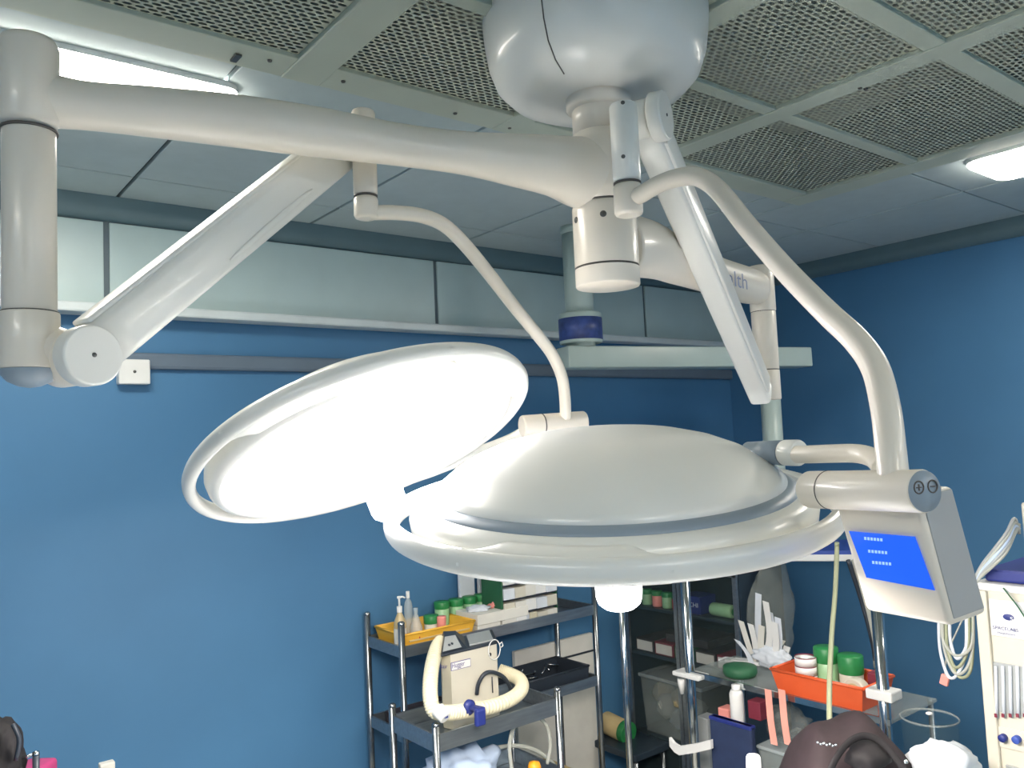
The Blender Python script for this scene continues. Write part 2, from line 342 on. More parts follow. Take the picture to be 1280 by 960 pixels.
# canopy seam: a thin raised line where the two shells meet
ang = math.atan2(-hub.y, -hub.x)-.42; pts = []
for rr, z in prof[2:]: pts.append(H0+Vector((math.cos(ang)*(rr+.0006), math.sin(ang)*(rr+.0006), z)))
G().sweep(pts, .0011, 6).obj('canopy_seam', 'groove', mount)
G().cyl(H0+Z*hz(172), H0+Z*(cz+.01), .050, n=48).obj('neck', 'lamp', mount)
G().lathe(H0, Z, [(.05, hz(140)), (.056, hz(139)), (.060, hz(136)), (.060, hz(120)), (.062, cz+.01)], 48).obj('collar', 'lamp', mount)
def screw_on(P, d, r, parent, m='screw'): G().lathe(P, d, [(0, .0015), (r*.8, .0012), (r, 0), (r, -.002)], 12).obj('screw', m, parent)
for q in ((711, 115), (787, 110)):
    d = ray(*q); o = EYE-H0; a_ = d.x**2+d.y**2; b_ = 2*(o.x*d.x+o.y*d.y); c_ = o.x**2+o.y**2-.060**2; disc = max(b_*b_-4*a_*c_, 0)
    P = EYE+d*((-b_-math.sqrt(disc))/(2*a_)); nn = Vector((P.x-hub.x, P.y-hub.y, 0)).normalized(); screw_on(P, nn, .005, mount)
# --- arm assembly of the left (lit) lamp
arm_l = thing('surgical_light', 'lit surgical lamp head glowing white on the left, hung from the long left arm', 'surgical lamp', (hub.x, hub.y, hz(215)))
E1 = at(36, 130, 1.0)
zt, zb = hz(172), hz(256)
G().lathe(H0, Z, [(.050, hz(170)), (.054, hz(172)), (.060, hz(182)), (.063, hz(200)), (.061, hz(238)), (.0585, zb), (.05, zb)], 48).obj('arm_hub', 'lamp', arm_l)
A0 = Vector((hub.x, hub.y, (zt+zb)/2-.002)); A1 = Vector((E1.x, E1.y, 0)); A1.z = vert(E1, 128).z
dr = (Vector((A1.x, A1.y, 0))-Vector((A0.x, A0.y, 0))).normalized()
path = []; rad = []
p600, p540 = .20, .27
L = (Vector((A1.x, A1.y, 0))-Vector((A0.x, A0.y, 0))).length
# centreline rows measured along the arm: (fraction, upper row, lower row, px)
N = 40
import bisect
prof_px = [(790, 168, 262), (730, 172, 262), (690, 170, 245), (640, 168, 232), (580, 165, 218), (500, 155, 207), (400, 135, 196), (300, 120, 184), (200, 110, 172), (120, 104, 163), (80, 97, 160), (55, 90, 160), (36, 85, 160)]
def along(px):
    d = ray(px, 200); n = Vector((-dr.y, dr.x, 0)); s = (Vector((A0.x, A0.y, 0))-EYE).dot(n)/d.dot(n); P = EYE+d*s; return Vector((P.x, P.y, 0))
prof_px = [(765, 172, 258)]+prof_px[1:]
for px, yu, yl in prof_px:
    P = along(px); u = vert(P, yu).z; l = vert(P, yl).z; path.append(Vector((P.x, P.y, (u+l)/2))); rad.append((u-l)/2)
pp = smooth_path(path, 6); rv = smooth_path([Vector((r, 0, 0)) for r in rad], 6)
G().sweep(pp, [v.x for v in rv], 24, ell=(1, .82), ref=(0, 0, 1)).obj('long_arm', 'lamp', arm_l)
def tubez(E, y0, y1, r, parent, name, m='lamp', bev=.006, n=40): return G().cyl(vert(E, y1), vert(E, y0), r, n=n, bev=bev).obj(name, m, parent)
r1 = .0325
tubez(E1, 47, 164, r1+.0015, arm_l, 'elbow_cap', bev=.014)
grooveline(vert(E1, 166), vert(E1, 163), r1-.001, arm_l)
tubez(E1, 164, 392, r1-.003, arm_l, 'drop_tube', bev=.001)
screw_on(at(35, 120, 1.0)+(EYE-E1).normalized()*.034*1.0, Vector((-E1.x, -E1.y, 0)), .006, arm_l)
grooveline(vert(E1, 393), vert(E1, 390), r1-.0015, arm_l)
# knuckle: vertical body with lower end cut at a slant, plus side drum
k0, k1 = vert(E1, 391), vert(E1, 478)
G().cyl(vert(E1, 462), k0, r1, n=40, bev=.002).obj('knuckle', 'lamp', arm_l)
D1 = at(107, 446, .985); toc = Vector((EYE.x-D1.x, EYE.y-D1.y, 0)).normalized()
S1a = at(104, 446, .985)
up_end = at(425, 185, 1.37)
bd = (up_end-S1a).normalized(); side = bd.cross(Z).normalized()
if side.dot(toc) < 0: side = -side
kc = S1a+side*.001
G().cyl(kc-side*.055, kc-side*.006, .0335, n=40, bev=.003).obj('knuckle_drum', 'lamp', arm_l)
g = G(); w3 = (vert(E1, 440)-kc)*.5; g.sweep([vert(E1, 432), kc-side*.03], [.033, .033], 24, ell=(1.0, .9)); g.obj('knuckle_neck', 'lamp', arm_l)
G().lathe(vert(E1, 462), (0, 0, -1), [(.032, 0), (.031, .006), (.024, .014), (.012, .02), (0, .022)], 40).obj('knuckle_cap', 'lampg', arm_l)
G().cyl(kc-side*.003, kc+side*.024, .0365, n=48, bev=.003).obj('pivot_disc', 'lampw', arm_l)
def spring_arm(a, b, side, h0, h1, wd, parent, m='lampw', name='spring_arm'):
    """bar with rounded section from a to b; h along up-ish, wd sideways"""
    ax = (b-a).normalized(); upv = side.cross(ax).normalized()
    if upv.z < 0: upv = -upv
    vs = []; fs = []; ns = 20; st = 12
    for i in range(st+1):
        t = i/st; c = a+(b-a)*t; h = h0+(h1-h0)*t
        for k in range(ns):
            an = 2*PI*k/ns; x = math.cos(an); y = math.sin(an); e = .42
            vs.append(c+side*math.copysign(abs(x)**e, x)*wd+upv*math.copysign(abs(y)**e, y)*h)
    fs = [(i*ns+k, i*ns+(k+1) % ns, (i+1)*ns+(k+1) % ns, (i+1)*ns+k) for i in range(st) for k in range(ns)]+[tuple(range(ns)), tuple(st*ns+k for k in range(ns))]
    g = G(); g.add(vs, fs, True); return g.obj(name, m, parent), upv
sa, upv1 = spring_arm(kc+bd*.012, up_end, side, .031, .036, .023, arm_l)
# raised top cover strip and the long slot recess on the flank
ax = bd
G().obox((kc+up_end)/2+upv1*.0325+bd*.012, bd, side, upv1, ((up_end-kc).length/2-.012, .0185, .0035), .003, 3).obj('cover_strip', 'lampw', arm_l)
sl0 = kc+bd*((up_end-kc).length*.42)+side*.0228-upv1*.018; sl1 = sl0+bd*(up_end-kc).length*.36+upv1*.002
G().sweep([sl0+(sl1-sl0)*i/12 for i in range(13)], [.0012+.004*math.sin(PI*i/12)**.6 for i in range(13)], 10, ell=(.25, 1), ref=tuple(side)).obj('flank_slot', 'lampw', arm_l)
screw_on(kc+side*.024, side, .003, arm_l)
F1 = at(457, 240, 1.35)
tubez(F1, 138, 246, .0197, arm_l, 'swivel_fork'); grooveline(vert(F1, 246.5), vert(F1, 244.5), .0189, arm_l)
tubez(F1, 246, 274, .0199, arm_l, 'swivel_collar')
nB = Vector((-.0995, .486, 1)).normalized(); cB = Vector((.6855, 1.2969, .0233))+EYE
nA = Vector((-.100, -.105, 1)).normalized(); cA = Vector((.800, .812, -.079))+EYE
tp = [(462, 266, 1.35), (495, 266, 1.37), (528, 270, 1.39), (556, 282, 1.42), (583, 308, 1.46), (614, 346, 1.53), (645, 386, 1.60), (672, 419, 1.66), (690, 443, 1.70), (702, 470, 1.73), (706, 496, 1.75), (707, 522, 1.77)]
G().sweep(smooth_path([at(*q) for q in tp], 6), .0124, 16).obj('bent_tube', 'lamp', arm_l)
J0, J1 = at(652, 533, 1.745), at(731, 527, 1.80); jd = (J1-J0).normalized()
jB = G().cyl(J0, J1, .0235, n=36, bev=.004).obj('pivot_joint', 'lamp', arm_l)
P = J0+(J1-J0)*.32; G().cyl(P-jd*.0012, P+jd*.0012, .0242, n=36).obj('groove', 'groove', jB)
# --- lamp head
def lamp_head(c, n, th_web, parent, lens, tilt_ref, lr=.246):
    x = (Vector(tilt_ref)-n*Vector(tilt_ref).dot(n)).normalized(); y = n.cross(x)
    def pt(r, a, h): return c+n*h+(x*math.cos(a)+y*math.sin(a))*r
    head = G().lathe(c, n, [(.240, .008), (.262, .006), (.269, .0), (.272, -.012), (.270, -.028), (.264, -.037), (.256, -.040), (.249, -.038), (.247, -.030)], 96).obj('lamp_head', 'lampw', parent)
    G().lathe(c, n, [(0.0, .089), (.03, .0886), (.07, .0865), (.11, .081), (.15, .071), (.185, .057), (.210, .042), (.228, .028), (.234, .020), (.234, .012)], 96).obj('dome', 'lampw', head)
    G().lathe(c, n, [(.230, .016), (.236, .0165), (.243, .014), (.2475, .010), (.249, .006), (.247, .002)], 96).obj('band', 'lampg', head)
    G().lathe(c, n, [(lr, -.031), (lr-.01, -.0325), (.0, -.034)], 96).obj('lens', lens, head)
    # handle ring
    g = G(); n1, n2 = 120, 14; vs = []
    def ringh(a): return -.016
    for i in range(n1):
        a = 2*PI*i/n1; d = 0
        for k in range(n2):
            b = 2*PI*k/n2; vs.append(pt(.296+.0105*math.cos(b), a, ringh(a)+.0150*math.sin(b)))
    fs = [(i*n2+k, i*n2+(k+1) % n2, ((i+1) % n1)*n2+(k+1) % n2, ((i+1) % n1)*n2+k) for i in range(n1) for k in range(n2)]
    g.add(vs, fs, True); g.obj('handle_ring', 'lampw', head)
    full = [(.252, .003), (.275, .003), (.292, .000), (.303, -.008), (.3072, -.018), (.303, -.028), (.292, -.033), (.270, -.034)]
    ring = [(.287, -.010), (.290, -.004), (.296, -.0005), (.303, -.005), (.3068, -.016), (.303, -.027), (.296, -.0318), (.288, -.024)]
    for w0, wd in th_web:      # webs joining ring and body
        vs = []; m = 44; fs = []; q = len(full)
        for i in range(m+1):
            t_ = i/m; a = w0+(t_-.5)*wd; e = min(1, min(t_, 1-t_)*wd/.15); e = e*e*(3-2*e)
            for (r0_, h0_), (r1_, h1_) in zip(ring, full): vs.append(pt(r0_+(r1_-r0_)*e, a, h0_+(h1_-h0_)*e))
        for i in range(m):
            for k in range(q): fs.append((i*q+k, i*q+(k+1) % q, i*q+q+(k+1) % q, i*q+q+k))
        fs += [tuple(range(q)), tuple(m*q+k for k in reversed(range(q)))]
        g = G(); g.add(vs, fs, True); g.obj('ring_web', 'lampw', head)
    return head, pt
def ang_of(c, n, ref, P):
    x = (Vector(ref)-n*Vector(ref).dot(n)).normalized(); y = n.cross(x); d = P-c; return math.atan2(d.dot(y), d.dot(x))
def wa(c, n, px, py): return ang_of(c, n, (1, 0, 0), onplane(px, py, c-n*.02, n))
wb = wa(cB, nB, 400, 447)
headB, ptB = lamp_head(cB, nB, [(wb, 1.25), (wa(cB, nB, 645, 452), 1.1), (wa(cB, nB, 400, 628), .8)], arm_l, 'lens', (1, 0, 0), .248)
# cardan arc from the joint round the rim
ap = [onplane(658, 541, cB, nB)]+[onplane(*q, cB, nB) for q in ((640, 551), (610, 563), (575, 573), (540, 586), (505, 598), (482, 606))]
G().sweep(smooth_path(ap, 5), .0155, 14, ell=(1.1, .8)).obj('cardan_arc', 'lampw', arm_l)
# --- arm assembly of the right (dome in front) lamp
arm_r = thing('surgical_light', 'surgical lamp seen from above, white dome with grey band and blue screen', 'surgical lamp', (hub.x, hub.y, hz(310)))
G().lathe(H0, Z, [(.05, hz(257)), (.0575, hz(258.5)), (.0585, hz(262)), (.0585, hz(334))], 56).obj('lower_hub', 'lamp', arm_r)
grooveline(H0+Z*hz(258.5), H0+Z*hz(256), .0575, arm_r)
G().cyl(H0+Z*hz(337), H0+Z*hz(334), .0578, n=48).obj('groove', 'groove', arm_r)
G().lathe(H0, Z, [(.0585, hz(336.5)), (.0585, hz(357)), (.0565, hz(359)), (.0, hz(359.5))], 56).obj('hub_cap', 'lamp', arm_r)
E2 = at(952, 360, 2.2)
for q in ((754, 267), (720, 275)):
    d = ray(*q); o = EYE-H0; a_ = d.x**2+d.y**2; b_ = 2*(o.x*d.x+o.y*d.y); c_ = o.x**2+o.y**2-.0585**2
    P = EYE+d*((-b_-math.sqrt(max(0, b_*b_-4*a_*c_)))/(2*a_)); screw_on(P, Vector((P.x-hub.x, P.y-hub.y, 0)), .006, arm_r)
dr2 = (Vector((E2.x, E2.y, 0))-Vector((hub.x, hub.y, 0))).normalized()
def along2(px):
    d = ray(px, 330); n = Vector((-dr2.y, dr2.x, 0)); s = (H0-EYE).dot(n)/d.dot(n); P = EYE+d*s; return Vector((P.x, P.y, 0))
path, rad = [], []
for px, yu, yl in ((772, 268, 350), (800, 272, 347), (822, 282, 349), (840, 295, 354), (870, 310, 362), (900, 323, 371), (930, 333, 379), (944, 339, 380)):
    P = along2(px); u = vert(P, yu).z; l = vert(P, yl).z; path.append(Vector((P.x, P.y, (u+l)/2))); rad.append((u-l)/2)
rv = smooth_path([Vector((r, 0, 0)) for r in rad], 6); pth2 = smooth_path(path, 6)
G().sweep(pth2, [v.x for v in rv], 24, ell=(1, .85), ref=(0, 0, 1)).obj('long_arm', 'lamp', arm_r)
# lettering on the flank of the arm
nside = Vector((dr2.y, -dr2.x, 0)); nside = nside if nside.dot(EYE-E2) > 0 else -nside
Pa = along2(880); Pb = along2(934)
Lc = vert(Pa, 355)+nside*.048; La = onplane(892, 351, Lc, nside); Lb = onplane(934, 362, Lc, nside); xd = (Lb-La).normalized()
letters('health', .052, La, xd, Z, 'inkg', arm_r, fit=(Lb-La).length, depth=.001)
tubez(E2, 333, 390, .0335, arm_r, 'elbow_cap', bev=.004); grooveline(vert(E2, 391.5), vert(E2, 389.5), .0315, arm_r)
tubez(E2, 390, 462, .0320, arm_r, 'drop_tube', bev=.001); grooveline(vert(E2, 463.5), vert(E2, 461.5), .0312, arm_r)
tubez(E2, 462, 500, .0322, arm_r, 'knuckle', bev=.004)
F2 = at(783, 210, 1.36)
sb, st_ = at(951, 492, 2.13), at(806, 150, 1.44)
bd2 = (st_-sb).normalized(); side2 = bd2.cross(Z).normalized()
if side2.dot(RT) < 0: side2 = -side2
_, upv2 = spring_arm(sb, st_, side2, .032, .034, .027, arm_r)
G().obox((sb+st_)/2+side2*.026, bd2, side2, upv2, ((st_-sb).length/2-.04, .005, .024), .003, 3).obj('cover_strip', 'lampw', arm_r)
G().obox(sb-bd2*.002-upv2*.006, bd2, side2, upv2, (.004, .022, .014)).obj('end_plug', 'groove', arm_r)
G().cyl(st_+side2*.014, st_+side2*.040, .043, n=40, bev=.004).obj('pivot_disc', 'lampw', arm_r)
G().cyl(st_-side2*.045, st_+side2*.012, .036, n=40, bev=.003).obj('knuckle_drum', 'lampw', arm_r)
screw_on(st_+side2*.040, side2, .003, arm_r)
tubez(F2, 130, 229, .0232, arm_r, 'swivel_fork', 'lampw'); grooveline(vert(F2, 230.5), vert(F2, 228.5), .0225, arm_r)
tubez(F2, 230, 270, .0236, arm_r, 'swivel_collar', 'lamp')
d_ = (EYE-F2); d_.z = 0; d_.normalize(); sidev = Vector((-d_.y, d_.x, 0))
for py, k in ((135, 0), (201, .004)): screw_on(vert(F2, py)+d_*.0232-sidev*k, d_, .0035, arm_r)
tp = [(786, 251, 1.36), (800, 244, 1.335), (822, 231, 1.30), (848, 222, 1.26), (872, 221, 1.22), (898, 238, 1.18), (936, 285, 1.10), (984, 340, 1.03), (1034, 391, .955), (1070, 425, .905), (1094, 460, .865), (1107, 510, .83), (1113, 560, .81), (1117, 600, .80)]
G().sweep(smooth_path([at(*q) for q in tp], 6), [.0140+.0006*(i/78) for i in range(79)], 20).obj('bent_tube', 'lamp', arm_r)
# joint, control box
J0, J1 = at(1012, 612, .91), at(1156, 614, .765); jd = (J1-J0).normalized()
jA = G().cyl(J0, J1, .0204, n=48, bev=.0025).obj('pivot_joint', 'lamp', arm_r)
P = J0+(J1-J0)*.20; G().cyl(P-jd*.0006, P+jd*.0006, .0208, n=48).obj('groove', 'groove', jA)
G().lathe(J1, jd, [(.0195, -.001), (.0190, .0012), (.0, .0014)], 40).obj('end_cap', 'lampg', jA)
vx = Z.cross(jd).normalized()
for s_, sym in ((-1, '+'), (1, '-')):
    c0 = J1+jd*.0016+vx*(.0085*s_)+Z*.004
    g = G(); g.sweep([c0+(vx*math.cos(2*PI*k/16)+Z*math.sin(2*PI*k/16))*.0058 for k in range(17)], .0007, 6)
    g.obox(c0, vx, Z, jd, (.003, .0005, .0005))
    if sym == '+': g.obox(c0, vx, Z, jd, (.0005, .003, .0005))
    g.obj('button', 'groove', jA)
TL, TR, BR, BL = at(1040, 634, .885), at(1147, 640, .790), at(1189, 784, .772), at(1082, 764, .862)
nf = (TR-TL).cross(BR-TR).normalized(); nf = nf if nf.dot(EYE-TL) > 0 else -nf
dep = -nf*.055; lift = Z*.016
box = G().hexa([BL, BR, BR+dep, BL+dep, TL+lift, TR+lift, TR+dep+lift, TL+dep+lift], .006, 4).obj('control_box', 'lamp', arm_r)
so = (TR-TL).normalized(); sd = (BR-TR).normalized()
def sidep(u, v, o): return TR+lift*(1-v)+sd*((BR-TR).length*v)-nf*u+so*o
G().hexa([sidep(.006, .95, -.002), sidep(.050, .95, -.002), sidep(.050, .02, -.002), sidep(.006, .02, -.002), sidep(.006, .95, .0012), sidep(.050, .95, .0012), sidep(.050, .02, .0012), sidep(.006, .02, .0012)], .0008).obj('side_plate', 'panelgrey', box)
def face(px, py, off=.0008): return onplane(px, py, TL+nf*off, nf)
g = G(); q = [face(1061, 664), face(1143, 671), face(1168, 738), face(1083, 722)]
g.add(q+[p-nf*.001 for p in q], [(0, 1, 2, 3), (0, 4, 5, 1), (1, 5, 6, 2), (2, 6, 7, 3), (3, 7, 4, 0)]); scr = g.obj('screen', 'screen', box)
for (a, b, y) in ((1080, 1104, 671), (1085, 1110, 687), (1090, 1115, 701)):
    for k in range(6):
        x = a+(b-a)*k/6; yy = y+(x-a)*.09
        G().add([face(x, yy, .0014), face(x+3, yy+.3, .0014), face(x+3.2, yy+4, .0014), face(x+.3, yy+3.7, .0014)], [(0, 1, 2, 3)]).obj('screen_mark', 'screenw', box)
# head A
wA = wa(cA, nA, 712, 700)
headA, ptA = lamp_head(cA, nA, [(wA, .78), (wA+2.1, .7), (wA-2.1, .7)], arm_r, 'lensa', (1, 0, 0))
# cardan arc and its pivot behind the joint
ap = [at(1103, 585, .90), at(1092, 573, .93), at(1072, 567, .96), at(1040, 567, .99), at(1010, 568, 1.02), at(988, 568, 1.05)]
G().sweep(smooth_path(ap, 6), .0112, 16).obj('cardan_arc', 'lamp', arm_r)
q0, q1 = at(1000, 566, 1.04), at(936, 566, 1.12)
G().cyl(q0, q0+(q1-q0)*.3, .0168, n=28, bev=.003).obj('pivot_collar', 'lampw', arm_r)
G().cyl(q0+(q1-q0)*.3, q1, .0165, .0150, n=28).obj('rim_pivot', 'lampg', arm_r)
# sterile handles, their glow put in as emission
hp = [(0, -.160), (.012, -.160), (.022, -.158), (.029, -.152), (.0315, -.144), (.0325, -.12), (.034, -.08), (.036, -.034)]
G().lathe(cA+RT*.008, nA, hp, 40).obj('sterile_handle', 'handle', headA)
G().lathe(cB, nB, hp, 32).obj('sterile_handle', 'handle', headB)

# ================================================================ CEILING PENDANT (gas column) behind
PP = at(722, 340, 3.0)
zc = vert(PP, 434)
pend = thing('ceiling_pendant', 'pale ceiling pendant column with horizontal arm and drop pipe behind the lamp', 'pendant', (PP.x, PP.y, 1.3))
G().cyl((PP.x, PP.y, zc.z), (PP.x, PP.y, Z_CEIL), .052, n=32).obj('ceiling_pipe', 'pipe', pend)
G().cyl(vert(PP, 293), (PP.x, PP.y, Z_CEIL), .056, n=32).obj('ceiling_flange', 'pipe', pend)
tj = at(720, 410, 3.0); tj = Vector((PP.x, PP.y, 0))
G().cyl(vert(PP, 430), vert(PP, 392), .078, n=32, bev=.006).obj('rotary_joint', 'pipe', pend)
G().cyl(vert(PP, 426), vert(PP, 399), .0795, n=32).obj('blue_tape_wrap', 'tape', pend)
P2 = on(1000, 447, 'Z', vert(PP, 447).z); bdr = Vector((P2.x-PP.x, P2.y-PP.y, 0)).normalized(); bn = Vector((-bdr.y, bdr.x, 0))
z1 = vert(PP, 434).z; z0 = vert(PP, 461).z; Lb_ = (Vector((P2.x, P2.y, 0))-Vector((PP.x, PP.y, 0))).length
G().obox(Vector((PP.x, PP.y, (z0+z1)/2))+bdr*(Lb_/2-.03), bdr, bn, Z, (Lb_/2+.05, .05, (z1-z0)/2), .006, 3).obj('horizontal_arm', 'pipe', pend)
d = ray(963, 500); s_ = (Vector((PP.x, PP.y, 0))-EYE).dot(bn)/d.dot(bn); DP = EYE+d*s_
G().cyl(vert(DP, 690), Vector((DP.x, DP.y, z0+.01)), .040, n=28).obj('drop_pipe', 'pipe', pend)
dz = vert(DP, 690).z
G().obox(Vector((DP.x, DP.y, dz-.0)) , Vector((.57, -.82, 0)), Vector((.82, .57, 0)), Z, (.42, .16, .013), .004).obj('shelf', 'white', pend)
G().obox(Vector((DP.x, DP.y, dz+.019)) , Vector((.57, -.82, 0)), Vector((.82, .57, 0)), Z, (.42, .158, .008), .002).obj('shelf_edge', 'blueb', pend)
# hoses hanging from the shelf
def hang(pts, r, m, name, label, cat, n=10, k=8): return tag(G().sweep(smooth_path(pts, k), r, n).obj(name, m), label, cat)
hs = [at(1046, 678, 2.25), at(1046, 690, 2.25), at(1044, 740, 2.2), at(1040, 790, 2.12), at(1037, 850, 2.0), at(1037, 905, 1.9), at(1040, 940, 1.8)]
hang(hs, .0065, 'hosegreen', 'gas_hose', 'thin olive hose hanging down in front of the orange basket', 'hose')
hang([at(1060, 700, 2.6), at(1075, 745, 2.6), at(1090, 800, 2.58), at(1096, 840, 2.58)], .007, 'dark', 'power_cable', 'dark cable slanting down from under the control box', 'cable')
hang([at(1068, 700, 2.6), at(1080, 745, 2.6), at(1092, 795, 2.58), at(1096, 835, 2.58)], .010, 'cable', 'drain_hose', 'grey hose slanting down beside the dark cable', 'hose')

# ================================================================ CARTS
def post(g, x, y, z0, z1, r=.011): g.cyl((x, y, z0), (x, y, z1), r, n=12)
def cart(name, label, x0, x1, y0, y1, ztop, shelves, lip=.045, cat='trolley', m='steeld'):
    t = thing(name, label, cat, ((x0+x1)/2, (y0+y1)/2, 0))
    for x, y in ((x0, y0), (x1, y0), (x0, y1), (x1, y1)):
        g = G(); post(g, x, y, .07, ztop); g.lathe((x, y, ztop), Z, [(.0115, -.004), (.0115, .002), (.007, .006), (0, .007)], 12); p = g.obj('post', 'steel', t)
        g = G(); g.cyl((x-.012, y, .035), (x+.012, y, .035), .035, n=20, bev=.004); g.obox((x, y, .066), (1, 0, 0), (0, 1, 0), Z, (.018, .012, .012)); g.obj('caster', 'dark', p)
    for z in shelves:
        g = G(); g.box((x0+.008, y0+.008, z-.004), (x1-.008, y1-.008, z))
        for a, b in (((x0, y0-.004), (x1, y0+.004)), ((x0, y1-.004), (x1, y1+.004)), ((x0-.004, y0), (x0+.004, y1)), ((x1-.004, y0), (x1+.004, y1))): g.box((a[0], a[1], z-.004), (b[0], b[1], z-.004+lip))
        g.obj('shelf', m, t)
    return t
cart('wall_cart', 'tall stainless steel cart with shelves against the blue wall', 1.36, 2.215, 2.355, 2.585, 1.128, (.33, .755, 1.022), .036)
cart('instrument_cart', 'low stainless trolley carrying the cream warming unit', 1.25, 1.70, 1.995, 2.235, .922, (.25, .64, .85), .048)
ZS = 1.022
def base(px, Y, z=ZS): P = on(px, 780, 'Y', Y); P.z = z; return P
# yellow basket with its bottles
t = thing('basket', 'shallow yellow plastic basket on the top shelf of the wall cart', 'basket', (1.51, 2.47, ZS))
G().tub((1.378, 2.372, ZS), (1.662, 2.565, ZS+.062), .014).obj('tray', 'yellow', t)
g = G()
for k in range(2): g.box((1.40, 2.373, ZS+.020+k*.016), (1.64, 2.380, ZS+.025+k*.016))
g.obj('slot_ridge', 'card', t)
def bottle(P, r, h, m, label, name='bottle', neck=.35, cap='white', capname='cap', shoulder=.6, group=None):
    t = thing(name, label, 'bottle', P, group)
    G().lathe(P, Z, [(0, 0), (r*.92, 0), (r, .004), (r, h*shoulder), (r*.8, h*(shoulder+.1)), (r*neck, h*.86), (r*neck, h*.9)], 24).obj('body', m, t)
    G().lathe(P, Z, [(r*neck*1.25, h*.87), (r*neck*1.25, h), (0, h)], 16).obj(capname, cap, t); return t
P = on(500, 781, 'Z', ZS+.006); P = Vector((1.43, 2.365, ZS+.005))
P = base(500, 2.415)
t = bottle(P, .0205, .148, 'amber', 'pump bottle with cream liquid and white label in the yellow basket', shoulder=.62, name='pump_bottle')
G().lathe(P, Z, [(.0212, .03), (.0212, .078)], 24).obj('label_sticker', 'paper', t)
g = G(); g.cyl(P+Z*.146, P+Z*.178, .0035, n=10); g.lathe(P, Z, [(.007, .174), (.007, .181), (0, .182)], 12); g.sweep([P+Z*.178, P+Z*.179+RT*.012, P+Z*.175+RT*.02], .003, 8); g.obj('pump', 'white', t)
P = base(511, 2.50); bottle(P, .015, .175, 'clear', 'slim clear bottle with a white cap behind the pump bottle', shoulder=.7, name='spray_bottle')
P = base(520, 2.44); bottle(P, .0215, .128, 'clear', 'translucent squeeze bottle with pale cone neck in the yellow basket', cap='clear', neck=.3, shoulder=.5, name='squeeze_bottle')
P = base(517, 2.395); tag(G().obox(P+Z*.045, RT, UP, FW, (.022, .008, .01), .004).obj('soap_dish', 'red'), 'small red plastic packet at the foot of the squeeze bottle', 'packet')
def jar(P, r, h, label, body='greenl', lid='green', lidh=.3, group=None, name='jar'):
    t = thing(name, label, 'jar', P, group)
    G().lathe(P, Z, [(0, 0), (r*.92, 0), (r, .005), (r, h*(1-lidh)), (r*.93, h*(1-lidh)+.003)], 24).obj('body', body, t)
    G().lathe(P, Z, [(r*1.05, h*(1-lidh)), (r*1.08, h*(1-lidh)+.003), (r*1.08, h-.003), (r*1.02, h), (0, h)], 24).obj('lid', lid, t); return t
jar(base(539, 2.45), .024, .092, 'cream jar with a green lid at the right end of the yellow basket', 'cream', 'green')
P = base(552, 2.42); tag(G().lathe(P, Z, [(0, 0), (.0145, 0), (.016, .085), (.0155, .088), (0, .088)], 20).obj('medicine_tub', 'pinkp'), 'small pink plastic tub in the right corner of the yellow basket', 'tub')
# white boxes, two layers
def boxat(x0, y0, z0, x1, y1, z1, m, name, label, cat='box', group=None, bev=.002): return tag(G().box((x0, y0, z0), (x1, y1, z1), bev).obj(name, m), label, cat, group)
XB = 1.675
boxat(XB, 2.375, ZS, XB+.10, 2.50, ZS+.040, 'paper', 'glove_box', 'lower left white box under the long white carton on the cart')
boxat(XB+.108, 2.375, ZS, XB+.205, 2.50, ZS+.040, 'paper', 'glove_box', 'lower right white box under the long white carton on the cart')
boxat(XB-.002, 2.37, ZS+.042, XB+.225, 2.505, ZS+.078, 'paper', 'long_carton', 'long flat white carton on top of two boxes on the wall cart')
tag(G().blob((XB+.155, 2.44, ZS+.086), (.055, .04, .015), 3, .4, 8, 3, .008).obj('gauze_bundle', 'pinkp'), 'crumpled pink gauze on top of the long white carton', 'gauze')
tag(G().blob((XB+.05, 2.44, ZS+.084), (.045, .04, .012), 9, .4, 8, 3, .006).obj('gauze_bundle', 'whitec'), 'crumpled pale gauze at the left end of the long carton', 'gauze')
for k, (px, lab) in enumerate(((553, 'first'), (571, 'second'), (588, 'third'), (603, 'fourth'))):
    jar(base(px, 2.535), .026, .112, 'green-lidded jar behind the white carton, %s from the left of four' % lab, 'greenl', 'green', .22, 'green-lidded jars on the wall cart')
for k, (px, lab) in enumerate(((576, 'left'), (600, 'right'))):
    P = base(px, 2.572); boxat(P.x, 2.566, ZS, P.x+.066, 2.582, ZS+.25, 'whitec', 'tall_carton', '%s one of two tall pale cartons standing behind the jars' % lab)
sx0, sx1, sy0, sy1 = base(630, 2.38).x, base(697, 2.38).x, 2.38, 2.50
t = thing('suture_rack', 'green rack filled with small white boxes at the right end of the cart', 'rack', ((sx0+sx1)/2, (sy0+sy1)/2, ZS))
G().box((sx0-.006, sy0, ZS), (sx0, sy1, ZS+.27)).obj('side_panel', 'greend', t); G().box((sx1, sy0, ZS), (sx1+.004, sy1, ZS+.27)).obj('side_panel', 'greend', t)
G().box((sx0, sy1-.004, ZS), (sx1, sy1, ZS+.27)).obj('back_panel', 'greend', t)
for r_ in range(5): G().box((sx0, sy0, ZS+r_*.052), (sx1, sy1-.004, ZS+r_*.052+.005)).obj('shelf', 'dark', t)
